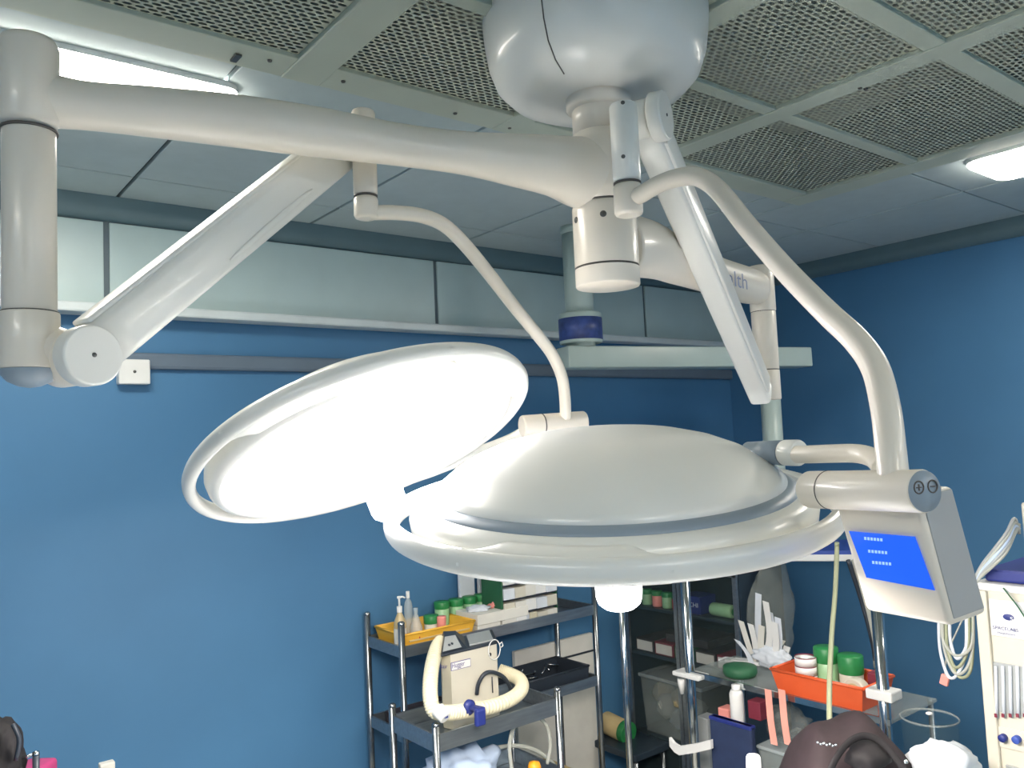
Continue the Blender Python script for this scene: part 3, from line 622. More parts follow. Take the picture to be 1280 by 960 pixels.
for r_ in range(5):
    for c_ in range(5):
        wv = (sx1-sx0)/5; x = sx0+c_*wv; j = random.uniform(-.004, .004)
        tag(G().box((x+.001, sy0-.004+j, ZS+r_*.052+.0055), (x+wv-.0008, sy0+.09, ZS+r_*.052+.045+j*.5), .001).obj('suture_box', ('paper', 'white', 'whitec', 'cream')[(r_*3+c_) % 4]), 'small white suture box, %s row of the green rack, %s' % (('lowest', 'second lowest', 'middle', 'second highest', 'highest')[r_], ('leftmost', 'second from left', 'centre', 'second from right', 'rightmost')[c_]), 'box', 'suture boxes in the green rack')
P = base(668, 2.372); boxat(P.x-.02, 2.366, ZS, P.x+.012, 2.374, ZS+.05, 'creamd', 'tape_box', 'small beige packet in front of the green rack boxes')
# second shelf of the wall cart
t = thing('instrument_tray', 'dark metal tray of instruments on the middle shelf of the wall cart', 'tray', (1.95, 2.47, .755))
G().tub((1.80, 2.375, .755), (2.19, 2.565, .825), .006).obj('tray', 'dark', t)
g = G()
for k in range(14):
    a = Vector((1.86+random.random()*.27, 2.42+random.random()*.1, .81+random.random()*.02)); g.cyl(a, a+Vector((random.uniform(-.05, .05), random.uniform(-.04, .04), random.uniform(-.005, .02))), .004, n=6)
o = g.obj('instruments', 'steel', t); o['kind'] = 'stuff'
boxat(1.40, 2.38, .755, 1.62, 2.55, .80, 'inside', 'storage_box', 'dark flat box at the left of the cart middle shelf')
boxat(1.88, 2.38, .33, 2.1, 2.55, .46, 'card', 'carton', 'brown carton on the lowest shelf of the wall cart')
t = thing('wall_board', 'pale grey board leaning low against the wall behind the cart', 'board', (2.18, 2.60, .25))
G().box((2.0, 2.592, .25), (2.42, 2.612, .875), .003).obj('panel', 'paper', t); G().box((2.0, 2.588, .80), (2.42, 2.592, .807)).obj('rail', 'dark', t)

# ---- warming unit on the low trolley
def W(px, py, Y): return on(px, py, 'Y', Y+.145)
zb_ = .852
yw = 1.955; yg = yw+.145
def sh(g):
    for v in g.v: v.x += .6*(v.y-yg)
    return g
xl, xr = W(553, 850, yw).x, W(623, 850, yw).x
ztp = W(590, 812, yw).z
t = thing('warming_unit', 'cream patient warming unit with corrugated hose on the low trolley', 'warming unit', ((xl+xr)/2, yg+.06, zb_))
body = sh(G().hexa([(xl+.03, yg, zb_), (xr, yg, zb_), (xr, yg+.13, zb_), (xl, yg+.13, zb_), (xl+.03, yg, ztp), (xr, yg, ztp+.004), (xr, yg+.13, ztp+.004), (xl, yg+.13, ztp)], .004, 2)).obj('body', 'cream', t)
sh(G().hexa([(xl, yg+.035, zb_), (xl+.031, yg-.001, zb_), (xl+.031, yg+.1, zb_), (xl, yg+.1, zb_), (xl, yg+.035, ztp), (xl+.031, yg-.001, ztp), (xl+.031, yg+.1, ztp), (xl, yg+.1, ztp)])).obj('side_chamfer', 'creamd', t)
top = sh(G().hexa([(xl-.002, yg-.004, ztp), (xr+.002, yg-.004, ztp), (xr+.002, yg+.134, ztp), (xl-.002, yg+.134, ztp), (xl-.002, yg-.004, ztp+.006), (xr+.002, yg-.004, ztp+.01), (xr+.002, yg+.134, ztp+.01), (xl-.002, yg+.134, ztp+.008)], .002)).obj('top_plate', 'dark', t)
xm = xl+.095
wd = sh(G().add([(xl, yg, ztp+.006), (xm, yg, ztp+.006), (xm, yg+.12, ztp+.008), (xl, yg+.12, ztp+.008), (xl+.015, yg+.045, ztp+.042), (xm-.035, yg+.06, ztp+.036), (xm-.035, yg+.115, ztp+.036), (xl+.015, yg+.115, ztp+.042)],
  [(0, 1, 5, 4), (1, 2, 6, 5), (2, 3, 7, 6), (3, 0, 4, 7), (4, 5, 6, 7)])).obj('control_wedge', 'dark', t)
a, b, c, d = Vector((xl+.004, yg+.002, ztp+.012)), Vector((xm-.022, yg+.006, ztp+.012)), Vector((xm-.040, yg+.056, ztp+.038)), Vector((xl+.016, yg+.044, ztp+.043))
for v_ in (a, b, c, d): v_.x += .6*(v_.y-yg)
nn = (b-a).cross(d-a).normalized()*.0015; G().add([a+nn, b+nn, c+nn, d+nn], [(0, 1, 2, 3)]).obj('control_plate', 'grey', wd)
g = G()
for u_, v_ in ((.3, .35), (.45, .4)):
    p = a+(b-a)*u_+(d-a)*v_+nn*1.5; g.lathe(p, nn, [(0, .001), (.004, .001), (.004, -.001)], 8)
g.obj('button', 'dark', wd)
sh(G().box((xm+.008, yg+.01, ztp+.009), (xr-.012, yg+.12, ztp+.014))).obj('cover_plate', 'grey', top)
# label
lz0, lz1 = ztp-.048, ztp-.024
lb = G().box((xl+.031, yg-.0015, lz0), (xl+.103, yg+.001, lz1)).obj('label_plate', 'purple', t)
G().box((xl+.033, yg-.0022, lz0+.0015), (xl+.1015, yg+.001, lz1-.0015)).obj('label_face', 'white', lb)
letters('Hugger', .021, Vector((xl+.034, yg-.0026, lz0+.008)), (1, 0, 0), (0, 0, 1), 'purple', lb, fit=.046)
dd = Vector((.031, -.036, 0)).normalized()
letters('Bair', .016, Vector((xl+.008, yg+.024, lz0+.009)), dd, (0, 0, 1), 'purple', lb, fit=.024)
screw_on(Vector((xr-.028, yg, ztp-.028)), (0, -1, 0), .006, t)
# corrugated hose
hp = [W(551, 802, 2.05), W(546, 810, 2.02), W(541, 828, 1.96), W(538, 850, 1.90), W(538, 872, 1.86), W(543, 888, 1.845), W(560, 891, 1.85), W(585, 888, 1.86), W(615, 883, 1.87), W(640, 873, 1.89), W(652, 861, 1.92), W(650, 850, 1.97), W(638, 843, 2.01), W(624, 838, 2.04)]
hp = [Vector((p.x, p.y, max(p.z, zb_+.024))) for p in hp]
sp = smooth_path(hp, 28); G().sweep(sp, [.0205+(.0014 if (i//2) % 2 else -.0006) for i in range(len(sp))], 18).obj('corrugated_hose', 'hose', t)
c0 = W(547, 891, 1.83); c0.z = max(c0.z, zb_+.022)
G().cyl(c0+Z*.01, c0-Vector((-.006, .03, .01)), .021, .017, n=20, bev=.003).obj('hose_nozzle', 'white', t)
G().box(c0+Vector((.0, -.034, -.008)), c0+Vector((.012, -.022, .006))).obj('nozzle_slot', 'navy', t)
# blue clamp hanging over the rail
cp = W(581, 882, 1.865)
g = G(); g.blob(cp+Vector((0, -.022, .0)), (.021, .012, .022), 2, .1); g.obox(cp+Vector((-.006, -.082, -.012)), (1, 0, 0), (0, 1, 0), Z, (.017, .008, .024), .006)
g.obox(cp+Vector((.002, -.05, .004)), (1, 0, 0), (0, 1, -.1), Z, (.010, .036, .006), .003)
tag(g.obj('hose_clamp', 'navy'), 'navy blue clip holding the cream hose over the trolley rail', 'clamp')
# black handle loop
hp = [W(596, 868, yw-.005), W(598, 855, yw-.012), W(605, 843, yw-.018), W(614, 840, yw-.018), W(626, 844, yw-.016), (W(634, 852, yw-.01)), W(639, 862, yw-.004)]
G().sweep(smooth_path(hp, 6), .0062, 10).obj('power_cord', 'dark', t)
G().cyl(W(615, 846, yw-.004), W(616, 866, yw-.004), .002, n=6).obj('cord_strap', 'dark', t)
# wire ring
cc = W(618, 812, yw-.01); g = G()
g.sweep([cc+Vector((math.cos(2*PI*k/28)*.0225, 0, math.sin(2*PI*k/28)*.030)) for k in range(29)], .0016, 6)
g.sweep([cc+Vector((.02, 0, .012)), cc+Vector((.03, .0, .018)), cc+Vector((.034, 0, .006)), cc+Vector((.026, 0, .002))], .0018, 6); g.obj('wire_tie', 'white', t)
# lower shelf of low trolley: plastic sheets and tubing
tag(G().blob((1.40, 2.10, .70), (.13, .10, .095), 4, .35, 7, 4, .056).obj('plastic_sheet', 'bluec'), 'crumpled pale blue plastic sheeting on the lower shelf of the low trolley', 'sheet')
pts = [W(640, 965, 1.9), W(637, 930, 1.9), W(645, 905, 1.9), W(665, 894, 1.9), W(682, 905, 1.9), W(688, 930, 1.9), W(684, 955, 1.9)]
hang(pts, .006, 'tube', 'tubing_loop', 'clear tubing loop standing up from the low trolley shelf', 'tubing')
pts = [W(615, 936, 1.98), W(640, 932, 1.98), W(665, 936, 1.98), W(685, 948, 1.98), W(700, 965, 1.98)]
hang(pts, .007, 'tube', 'tubing_coil', 'clear suction tubing curling across the low trolley shelf', 'tubing')
P = W(668, 958, 1.85); tag(G().lathe(P-Z*.03, Z, [(0, 0), (.018, 0), (.02, .03), (.016, .042), (0, .046)], 20).obj('connector_cap', 'ornj'), 'bright orange connector cap among the clear tubing', 'cap')

# ================================================================ DARK RACK behind (shelves of supplies)
RX0, RX1, RY0, RY1 = 2.62, 2.90, 1.98, 2.58
rk = thing('storage_rack', 'dark glazed storage cabinet full of supplies in the room corner', 'cabinet', ((RX0+RX1)/2, (RY0+RY1)/2, 0))
RT_ = 1.17
G().box((RX0, RY1-.012, .05), (RX1, RY1, RT_)).obj('side_panel', 'rackc', rk); G().box((RX0, RY0, .05), (RX1, RY0+.012, RT_)).obj('side_panel', 'rackc', rk)
G().box((RX1-.012, RY0, .05), (RX1, RY1, RT_)).obj('back_panel', 'rackc', rk)
for z in (.06, .42, .76, .955, RT_-.012): G().box((RX0, RY0+.012, z), (RX1-.012, RY1-.012, z+.012)).obj('shelf', 'rackc', rk)
for a, b in ((RY0, (RY0+RY1)/2), ((RY0+RY1)/2, RY1)):
    dr_ = G(); dr_.box((RX0-.016, a+.002, .07), (RX0-.004, a+.020, RT_-.01)); dr_.box((RX0-.016, b-.020, .07), (RX0-.004, b-.002, RT_-.01)); dr_.box((RX0-.016, a, .07), (RX0-.004, b, .09)); dr_.box((RX0-.016, a, RT_-.03), (RX0-.004, b, RT_-.01))
    do = dr_.obj('door', 'steeld', rk); G().box((RX0-.011, a+.02, .09), (RX0-.009, b-.02, RT_-.03)).obj('pane', 'glass', do)
cols = ['inside', 'maroon', 'greend', 'card', 'navy', 'whitec']
# top: paper pack
boxat(2.66, 2.22, RT_, 2.86, 2.50, RT_+.035, 'paper', 'paper_pack', 'pale flat pack lying on top of the dark cabinet')
# shelf at .967: small jars and boxes
k = 0
for y, kind in ((2.50, 'greenl'), (2.44, 'pinkp'), (2.385, 'greenl'), (2.33, 'red')):
    jar(Vector((2.665, y, .967)), .022, .065, 'small %s jar behind glass on the upper cabinet shelf, %s from the left' % ({'greenl': 'pale green', 'pinkp': 'pink', 'red': 'red'}[kind], ('first', 'second', 'third', 'fourth')[k]), kind, 'green', .3, 'jars on the upper cabinet shelf'); k += 1
bx_ = boxat(2.64, 2.19, .967, 2.74, 2.295, 1.037, 'navy', 'medicine_carton', 'dark blue carton with pale capital letters on the upper cabinet shelf')
letters('RUCHI', .026, Vector((2.6385, 2.285, .995)), (0, -1, 0), (0, 0, 1), 'whitec', bx_, fit=.085)
t = thing('water_bottle', 'green translucent bottle lying on its side on the upper cabinet shelf', 'bottle', (2.68, 2.1, .967))
G().cyl((2.67, 2.155, .993), (2.67, 2.05, .993), .026, n=24, bev=.008).obj('body', 'greenl', t); G().cyl((2.67, 2.05, .993), (2.67, 2.02, .993), .014, n=16).obj('cap', 'green', t)
# shelf at .772: row of flat boxes with pale ends
for i in range(5):
    y = 2.55-i*.108; bo = boxat(2.635, y-.1, .772, 2.85, y, .825, cols[i % 3], 'supply_box', 'flat dark box with pale end label, middle cabinet shelf, %s from left' % ('first', 'second', 'third', 'fourth', 'fifth')[i], group='flat boxes on the middle cabinet shelf')
    G().box((2.632, y-.094, .778), (2.6352, y-.008, .818)).obj('end_label', 'paper', bo)
boxat(2.66, 2.18, .828, 2.84, 2.40, .86, 'inside', 'supply_carton', 'brown flat carton lying across the row of labelled boxes')
# shelf .432: clear bin
t = thing('storage_bin', 'large clear plastic bin of pale supplies on the lower cabinet shelf', 'bin', (2.72, 2.30, .432))
G().tub((2.64, 2.21, .432), (2.86, 2.54, .66), .012).obj('bin', 'clearb', t); G().box((2.632, 2.202, .66), (2.868, 2.548, .675), .004).obj('lid', 'clear', t)
for k in range(6): G().blob((2.69+.03*(k % 2), 2.26+k*.045, .50+.045*(k % 3)), (.045, .042, .05), k, .3).obj('supply_packet', ('whitec', 'paper', 'card')[k % 3], t)
tag(G().blob((2.65, 2.08, .60), (.018, .022, .018), 1, .1).obj('rubber_ball', 'red'), 'small dark red rubber bulb beside the clear bin', 'bulb')
t = thing('gauze_roll', 'cream and green gauze roll standing in the lower left of the cabinet', 'roll', (2.50, 2.40, .6))
# low stool with roll in front of cabinet left end
pr = on(757, 900, 'X', 2.5); t.location = pr
a_ = on(750, 899, 'X', 2.5); b_ = a_+Vector((.0, -.14, -.015))
g = G(); g.cyl(a_, b_, .045, n=24, bev=.004); g.obj('roll', 'card', t); G().cyl(b_, b_+Vector((0, -.03, -.003)), .046, n=24, bev=.002).obj('end_wrap', 'green', t)
bn_ = thing('supply_stool', 'dark low stool under the gauze roll in front of the cabinet', 'stool', (2.5, a_.y-.12, 0))
G().box((2.40, a_.y-.30, a_.z-.075), (2.60, a_.y+.04, a_.z-.047), .004).obj('seat', 'rackc', bn_)
for x, y in ((2.42, a_.y-.28), (2.58, a_.y-.28), (2.42, a_.y+.02), (2.58, a_.y+.02)): G().cyl((x, y, 0), (x, y, a_.z-.075), .010, n=10).obj('leg', 'steel', bn_)
# chrome IV pole
IP = on(783, 870, 'X', 2.08)
t = thing('drip_stand', 'slim chrome pole rising behind the lit handle of the dome lamp', 'stand', (IP.x, IP.y, 0))
G().cyl((IP.x, IP.y, .03), (IP.x, IP.y, 1.40), .0115, n=16).obj('pole', 'chrome', t)
for k in range(4):
    a = k*PI/2+.4; G().cyl((IP.x, IP.y, .08), (IP.x+.17*math.cos(a), IP.y+.17*math.sin(a), .03), .012, n=10).obj('leg', 'chrome', t)

# ================================================================ SHELF TROLLEY on the right
TX0, TX1 = 2.20, 2.46; ya, yb = 1.885, 1.205
t = thing('shelf_trolley', 'chrome post trolley with a glass shelf holding the orange basket', 'trolley', (2.33, 1.55, 0))
for (x, y, z) in ((TX0, ya, 1.40), (TX0, yb, 1.34)):
    g = G(); g.cyl((x, y, .06), (x, y, z), .0165, n=20); g.obj('post', 'chrome', t)
for z in (.895, .50, .16):
    G().box((TX0-.006, yb-.02, z-.010), (TX1, ya+.01, z), .002).obj('shelf', 'clearb' if z > .8 else 'steeld', t)
    G().box((TX0-.012, yb-.02, z-.014), (TX0-.006, ya+.01, z+.004)).obj('shelf_rim', 'chrome', t)
for x, y in ((TX0, ya), (TX0, yb), (TX1, ya), (TX1, yb)): G().cyl((x-.012, y, .035), (x+.012, y, .035), .035, n=20, bev=.004).obj('caster', 'dark', t)
for y in (ya, yb): G().box((TX0-.01, y-.01, .05), (TX1+.01, y+.01, .07)).obj('base_bar', 'steel', t)
for y in (ya, yb): G().cyl((TX1, y, .06), (TX1, y, .89), .008, n=10).obj('rear_post', 'steeld', t)
def clip(px0, py0, px1, py1, X, label):
    a, b = on(px0, py0, 'X', X), on(px1, py1, 'X', X)
    return tag(G().box((X-.03, a.y, b.z), (X+.03, b.y, a.z), .004).obj('shelf_clamp', 'white'), label, 'clamp')
clip(847, 836, 880, 850, 2.2, 'white plastic clamp on the left chrome post of the shelf trolley')
clip(1088, 857, 1122, 877, 2.2, 'white plastic clamp on the right chrome post beside the orange basket')
P = on(852, 856, 'X', 2.2); tag(G().lathe(P-Z*.03, Z, [(0, 0), (.006, .0), (.012, .03), (.014, .05), (0, .05)], 12).obj('plastic_cone', 'white'), 'small pale cone tip hanging under the left white clamp', 'tip')
a, b, c = on(838, 927, 'X', 2.1), on(850, 938, 'X', 2.1), on(890, 930, 'X', 2.1)
tag(G().strip([a, (a+b)/2-Z*.005, b, (b+c)/2+Vector((0, 0, -.002)), c], (0, 0, .014), .012).obj('handle_bar', 'white'), 'white plastic handle bar left of the blue sharps bag', 'handle')
zs = .895
# basket
t = thing('basket', 'bright orange plastic basket of jars on the glass trolley shelf', 'basket', (2.32, 1.36, zs))
G().tub((2.195, 1.262, zs), (2.37, 1.56, zs+.068), .014, .004, .01).obj('tray', 'orange', t)
t = thing('tape_rolls', 'stack of white tape rolls with purple bands in the orange basket', 'tape', (2.28, 1.49, zs+.006))
P = on(1008, 843, 'X', 2.255); P.z = zs+.006
for k in range(4):
    G().lathe(P, Z, [(.018, k*.026), (.032, k*.026), (.032, k*.026+.023), (.018, k*.026+.023), (.018, k*.026)], 28).obj('tape_roll', 'white', t)
    G().lathe(P, Z, [(.0315, k*.026+.023), (.0315, k*.026+.026)], 28).obj('tape_band', 'maroon', t)
def jx(px, X, r, h, label, **k): P = on(px, 840, 'X', X); P.z = zs+.006; return jar(P, r, h, label, **k)
jx(1034, 2.31, .034, .128, 'tall green jar with a dark lid in the middle of the orange basket', body='greenl', lid='green', lidh=.35)
jx(1064, 2.31, .034, .118, 'green topped cream jar at the right of the orange basket', body='cream', lid='green', lidh=.45)
P = on(1068, 843, 'X', 2.25); P.z = zs+.04
t = thing('bandage_roll', 'cream bandage roll on edge in the front right of the orange basket', 'roll', P)
G().cyl(P+Vector((-.012, 0, 0)), P+Vector((.022, 0, 0)), .036, n=28, bev=.003).obj('roll', 'cream', t); G().cyl(P+Vector((-.0135, 0, 0)), P+Vector((-.011, 0, 0)), .024, n=24).obj('roll_core', 'amber', t)
P = on(1045, 846, 'X', 2.24); P.z = zs+.03; tag(G().blob(P, (.02, .02, .03), 5, .2).obj('cotton_bundle', 'clear'), 'clear crumpled wrapper beside the cream bandage roll', 'wrapper')
P = on(1096, 850, 'X', 2.32); tag(G().box((P.x-.02, P.y-.012, zs), (P.x+.03, P.y+.018, zs+.085), .003).obj('specimen_pot', 'maroon'), 'maroon carton between the orange basket and the right post', 'carton')
P = on(925, 838, 'X', 2.27); P.z = zs
tag(G().lathe(P, Z, [(0, 0), (.05, 0), (.056, .012), (.054, .03), (.03, .036), (0, .036)], 28).obj('emesis_bowl', 'greend'), 'dark green covered bowl on the shelf left of the orange basket', 'bowl')
a, b = on(902, 824, 'X', 2.42), on(985, 832, 'X', 2.42)
tag(G().obox((a+b)/2*1.0+Vector((0, 0, 0)), (b-a).normalized(), (1, 0, 0), Z, ((b-a).length/2, .02, .006), .002).obj('catheter_pack', 'white'), 'long white sealed pack along the back of the glass shelf', 'pack')
# hanging bag with strips beyond
cbag = on(955, 765, 'X', 2.76); cbag.y = RY0-.045
tag(G().blob(cbag-Z*.0, (.14, .038, .22), 6, .3, 5, 4).obj('plastic_bag', 'bag'), 'clear plastic bag hanging at the right end of the cabinet', 'bag')
random.seed(3)
names = ('first', 'second', 'third', 'fourth', 'fifth', 'sixth', 'seventh', 'eighth', 'ninth', 'tenth', 'eleventh', 'twelfth')
tips = ((926, 776), (938, 780), (948, 742), (957, 752), (962, 765), (968, 778), (972, 772), (978, 800), (984, 808), (921, 800), (952, 782), (966, 790))
tips = sorted(tips)
for k, (px, py) in enumerate(tips):
    Xk = 2.40+.012*(k % 4); a = on(940+k*3.2, 829, 'X', Xk); a.z = .897; b = on(px, py, 'X', Xk); m_ = (a+b)/2+Vector((0, random.uniform(-.02, .02), 0))
    tag(G().strip(smooth_path([a, m_, b], 4), (0, .012, .002), .0015).obj('tubing_pack', ('whitec', 'paper', 'white')[k % 3]), 'white sealed strip pack fanned out behind the green bowl, %s from left' % names[k], 'pack', 'white strip packs behind the glass shelf')
tag(G().blob(on(965, 822, 'X', 2.41), (.03, .07, .035), 13, .4, 9, 4).obj('glove_pile', 'whitec'), 'crumpled white gloves heaped at the foot of the strip packs', 'gloves')
# below the shelf
X = 2.14
a, b = on(889, 893, 'X', X), on(945, 968, 'X', X)
t = thing('document_bag', 'navy blue fabric pouch hanging below the glass shelf', 'pouch', (X, (a.y+b.y)/2, b.z))
G().box((X-.012, a.y, b.z-.08), (X+.012, b.y, a.z), .006).obj('pouch', 'navyc', t); G().box((X-.014, a.y, a.z-.012), (X+.014, b.y, a.z), .003).obj('hem', 'navy', t)
def bxX(px0, py0, px1, py1, X, d, m, name, label, cat, bev=.003, group=None):
    a, b = on(px0, py0, 'X', X), on(px1, py1, 'X', X); return tag(G().box((X, a.y, b.z), (X+d, b.y, a.z), bev).obj(name, m), label, cat, group)
P = on(922, 894, 'X', 2.18)
bottle(P-Z*.02, .022, .115, 'white', 'white plastic bottle standing behind the navy pouch', neck=.5, shoulder=.75, name='detergent_bottle')
bxX(934, 875, 951, 902, 2.2, .05, 'maroon', 'carton', 'dark maroon carton right of the white bottle below the shelf', 'carton')
bxX(897, 884, 911, 900, 2.2, .05, 'pinkp', 'carton', 'salmon pink carton left of the white bottle below the shelf', 'carton')
for i, (x, lab) in enumerate(((958, 'left'), (975, 'right'))):
    pts = [on(x+2, 862, 'X', 2.165), on(x+4, 885, 'X', 2.165), on(x+6, 905, 'X', 2.16), on(x+10, 931, 'X', 2.16)]
    tag(G().strip(smooth_path(pts, 4), (0, .0115, 0), .002).obj('tape_strip', 'pink'), '%s one of two pink tapes hanging from the glass shelf' % lab, 'tape')
bxX(870, 895, 888, 965, 2.26, .06, 'grey', 'file_box', 'narrow grey box standing left of the navy pouch', 'box')
t = thing('storage_tub', 'clear plastic tub at the lower right of the navy pouch', 'tub', on(975, 965, 'X', 2.18))
a, b = on(948, 935, 'X', 2.17), on(1005, 985, 'X', 2.17)
G().tub((2.17, b.y, b.z), (2.38, a.y, a.z), .008).obj('tub', 'clearb', t); G().box((2.165, b.y-.005, a.z), (2.385, a.y+.005, a.z+.010), .003).obj('lid', 'clear', t)
P = on(985, 905, 'X', 2.3)
tag(G().blob(P, (.05, .07, .06), 11, .4, 8, 4).obj('plastic_wrap', 'bag'), 'crumpled clear wrap on the clear tub behind the pink tapes', 'wrap')
tag(G().cyl(on(1074, 878, 'X', 2.3), on(1077, 918, 'X', 2.3), .008, n=12).obj('suction_tube', 'tube'), 'short pale tube hanging below the orange basket', 'tube')

# ================================================================ ANAESTHESIA MACHINE at right edge
MX = 2.0
def mx(px, py, X=MX): return on(px, py, 'X', X)
ml = mx(1218, 735); y1 = ml.y; y0 = y1-.42; ztop = mx(1240, 732).z
mc = thing('anaesthesia_machine', 'tall cream medical machine with flow tubes and knobs at the right edge', 'medical machine', (MX+.2, (y0+y1)/2, 0))
body = G().box((MX, y0, .08), (MX+.34, y1, ztop), .006).obj('body', 'cream', mc)
G().box((MX-.006, y0-.004, ztop-.012), (MX+.345, y1+.004, ztop+.004), .004).obj('top_rim', 'white', mc)
G().box((MX-.010, y1-.028, .1), (MX+.002, y1-.002, ztop-.012), .004).obj('side_frame', 'cream', mc)
def onface(px0, py0, px1, py1, d, m, name, parent=mc, dx=.0):
    a, b = mx(px0, py0), mx(px1, py1); return G().box((MX-d, max(b.y, y0+.01), b.z), (MX-dx+.001, a.y, a.z), .001).obj(name, m, parent)
wp = onface(1237, 748, 1300, 802, .006, 'white', 'name_plate')
e0 = mx(1262, 771); 
g = G(); g.lathe(e0+Vector((-.0065, 0, 0)), (-1, 0, 0), [(0, .0008), (.0105, .0006), (.0115, 0)], 28)
for v in g.v: v.z = e0.z+(v.z-e0.z)*.62
g.obj('emblem', 'ink', wp)
sp_ = [e0+Vector((-.0085, .004*math.cos(a)*(1 if a < PI*1.5 else -1), 0))+Vector((0, 0, 0)) for a in (0,)]
letters('S', .012, mx(1265, 775)+Vector((-.0082, 0, 0)), (0, -1, 0), (0, 0, 1), 'white', wp, fit=.006)
a = mx(1243, 785)+Vector((-.0068, 0, 0)); letters('SPACELABS', .010, a, (0, -1, 0), (0, 0, 1), 'ink', wp, fit=.052)
a = mx(1249, 791)+Vector((-.0068, 0, 0)); letters('Healthcare', .0065, a, (0, -1, 0), (0, 0, 1), 'ink', wp, fit=.036)
rec = onface(1238, 826, 1300, 900, .003, 'grey', 'meter_window')
for k in range(5):
    x = 1246+k*9; a, b = mx(x, 832), mx(x+1.5, 896)
    g = G(); g.cyl(a+Vector((-.006, 0, 0)), b+Vector((-.006, 0, 0)), .0035, n=10); g.obj('flow_tube', 'whitec', mc)
    q = mx(x+1, 893)+Vector((-.010, 0, 0)); G().obox(q, (1, 0, 0), (0, 1, 0), Z, (.001, .003, .004)).obj('flow_scale', 'maroon', mc)
lp = onface(1240, 905, 1300, 945, .004, 'cream', 'knob_plate')
for k, (x, y) in enumerate(((1256, 921), (1273, 923), (1290, 925))):
    q = mx(x, y); kn = G().lathe(q, (-1, 0, 0), [(.0085, 0), (.0085, .016), (.007, .018), (0, .018)], 20).obj('knob', 'navy' if k == 0 else 'blueb', mc)
onface(1258, 955, 1280, 975, .006, 'grey', 'socket')
# top: flat dark blue case and screen box
case = tag(G().box((MX+.02, y1-.30, ztop+.005), (MX+.26, y1-.015, ztop+.034), .006).obj('cuff_case', 'navy'), 'flat navy blue case lying on top of the cream machine', 'case')
mo = thing('monitor', 'cream monitor housing standing on the machine at the right edge', 'monitor', (MX+.1, y1-.25, ztop+.034))
q = mx(1275, 628, MX+.05); G().box((MX+.05, q.y-.25, ztop+.034), (MX+.22, q.y, q.z), .006).obj('housing', 'cream', mo)
# grey cables over the case and hanging in a coil from the machine's left side
random.seed(5)
for k in range(5):
    pts = [mx(1214-k, 735+k*2, MX-.01), mx(1225, 722-k*3, MX), mx(1243, 706-k*5, MX-.01), mx(1258, 690-k*6, MX), mx(1268, 668-k*5, MX+.02), mx(1274, 655+k*3, MX+.04)]
    hang(pts, .0036, ('cable', 'grey', 'bluec')[k % 3], 'monitor_cable', 'grey monitor cable draped over the navy case, %s from the bottom of the bundle' % ('first', 'second', 'third', 'fourth', 'fifth')[k], 'cable', 8, 5)['group'] = 'cables on the cream machine'
for k in range(6):
    cx = 1198+random.uniform(-8, 6); rx = 14+random.uniform(-3, 10); top_, bot = 778, 825+random.uniform(-10, 22)
    pts = [mx(cx-rx, top_-10, MX+.05), mx(cx-rx*.9, (top_+bot)/2, MX+.05), mx(cx-rx*.3, bot, MX+.04), mx(cx+rx*.4, bot-3, MX+.04), mx(min(cx+rx, 1216), (top_+bot)/2, MX+.05), mx(min(cx+rx, 1216), top_-30, MX+.05)]
    hang(pts, .0038, ('cable', 'hosegreen', 'whitec')[k % 3], 'coiled_cable', 'pale cable loop hanging at the left side of the cream machine, %s loop' % ('first', 'second', 'third', 'fourth', 'fifth', 'sixth')[k], 'cable', 8, 6)['group'] = 'cable loops beside the cream machine'
P = mx(1181, 850, MX+.05); tg = tag(G().obox(P, (1, 0, 0), Vector((0, 1, .3)).normalized(), Vector((0, -.3, 1)).normalized(), (.005, .010, .013), .003).obj('cable_plug', 'pinkp'), 'small pink and white plug dangling below the cable loops', 'plug')
hang([mx(1205, 770, MX+.05), mx(1185, 815, MX+.05), mx(1181, 845, MX+.05)], .002, 'cable', 'plug_lead', 'thin lead holding the small pink plug', 'cable', 6)
hang([mx(1254, 735, MX-.012), mx(1262, 745, MX-.014), mx(1272, 758, MX-.014), mx(1283, 775, MX-.014)], .0018, 'greend', 'thin_cord', 'thin dark green cord crossing the white name plate', 'cord', 6)

# ================================================================ FOREGROUND TABLE with bag, cloth
tb = thing('side_table', 'steel side table carrying the dark bag at the bottom of the view', 'table', (1.62, .95, 0))
tx0, tx1, ty0, ty1, tz = 1.36, 1.95, .62, 1.16, .88
G().box((tx0, ty0, tz-.02), (tx1, ty1, tz), .004).obj('table_top', 'steeld', tb)
for x, y in ((tx0+.02, ty0+.02), (tx1-.02, ty0+.02), (tx0+.02, ty1-.02), (tx1-.02, ty1-.02)): G().cyl((x, y, 0), (x, y, tz-.02), .012, n=12).obj('leg', 'steel', tb)
bt = at(1062, 962, 1.80)
t = thing('duffel_bag', 'dark brown fabric bag with zips lying on the side table', 'bag', (bt.x, bt.y, tz))
side_ = RT.copy(); side_.z = 0; side_.normalize(); fwd_ = Vector((FW.x, FW.y, 0)).normalized()
def bagpt(u, v, z): return Vector((bt.x, bt.y, tz))+side_*u+fwd_*v+Z*z
g = G(); nu, nv = 40, 18; vs = []
for i in range(nu+1):
    u = -.155+.31*i/nu
    topz = .185*max(0.02, (1-abs((u-.0)/.165)**2.3))+.012*math.sin(u*50)
    for j in range(nv+1):
        a = PI*j/nv; v = -.10*math.cos(a); z = max(0, math.sin(a))**.7*max(topz, .02)
        k = .012*noise.noise(Vector((u*14, v*14, z*14+3)))
        vs.append(bagpt(u, v, z+k if 0 < j < nv else 0))
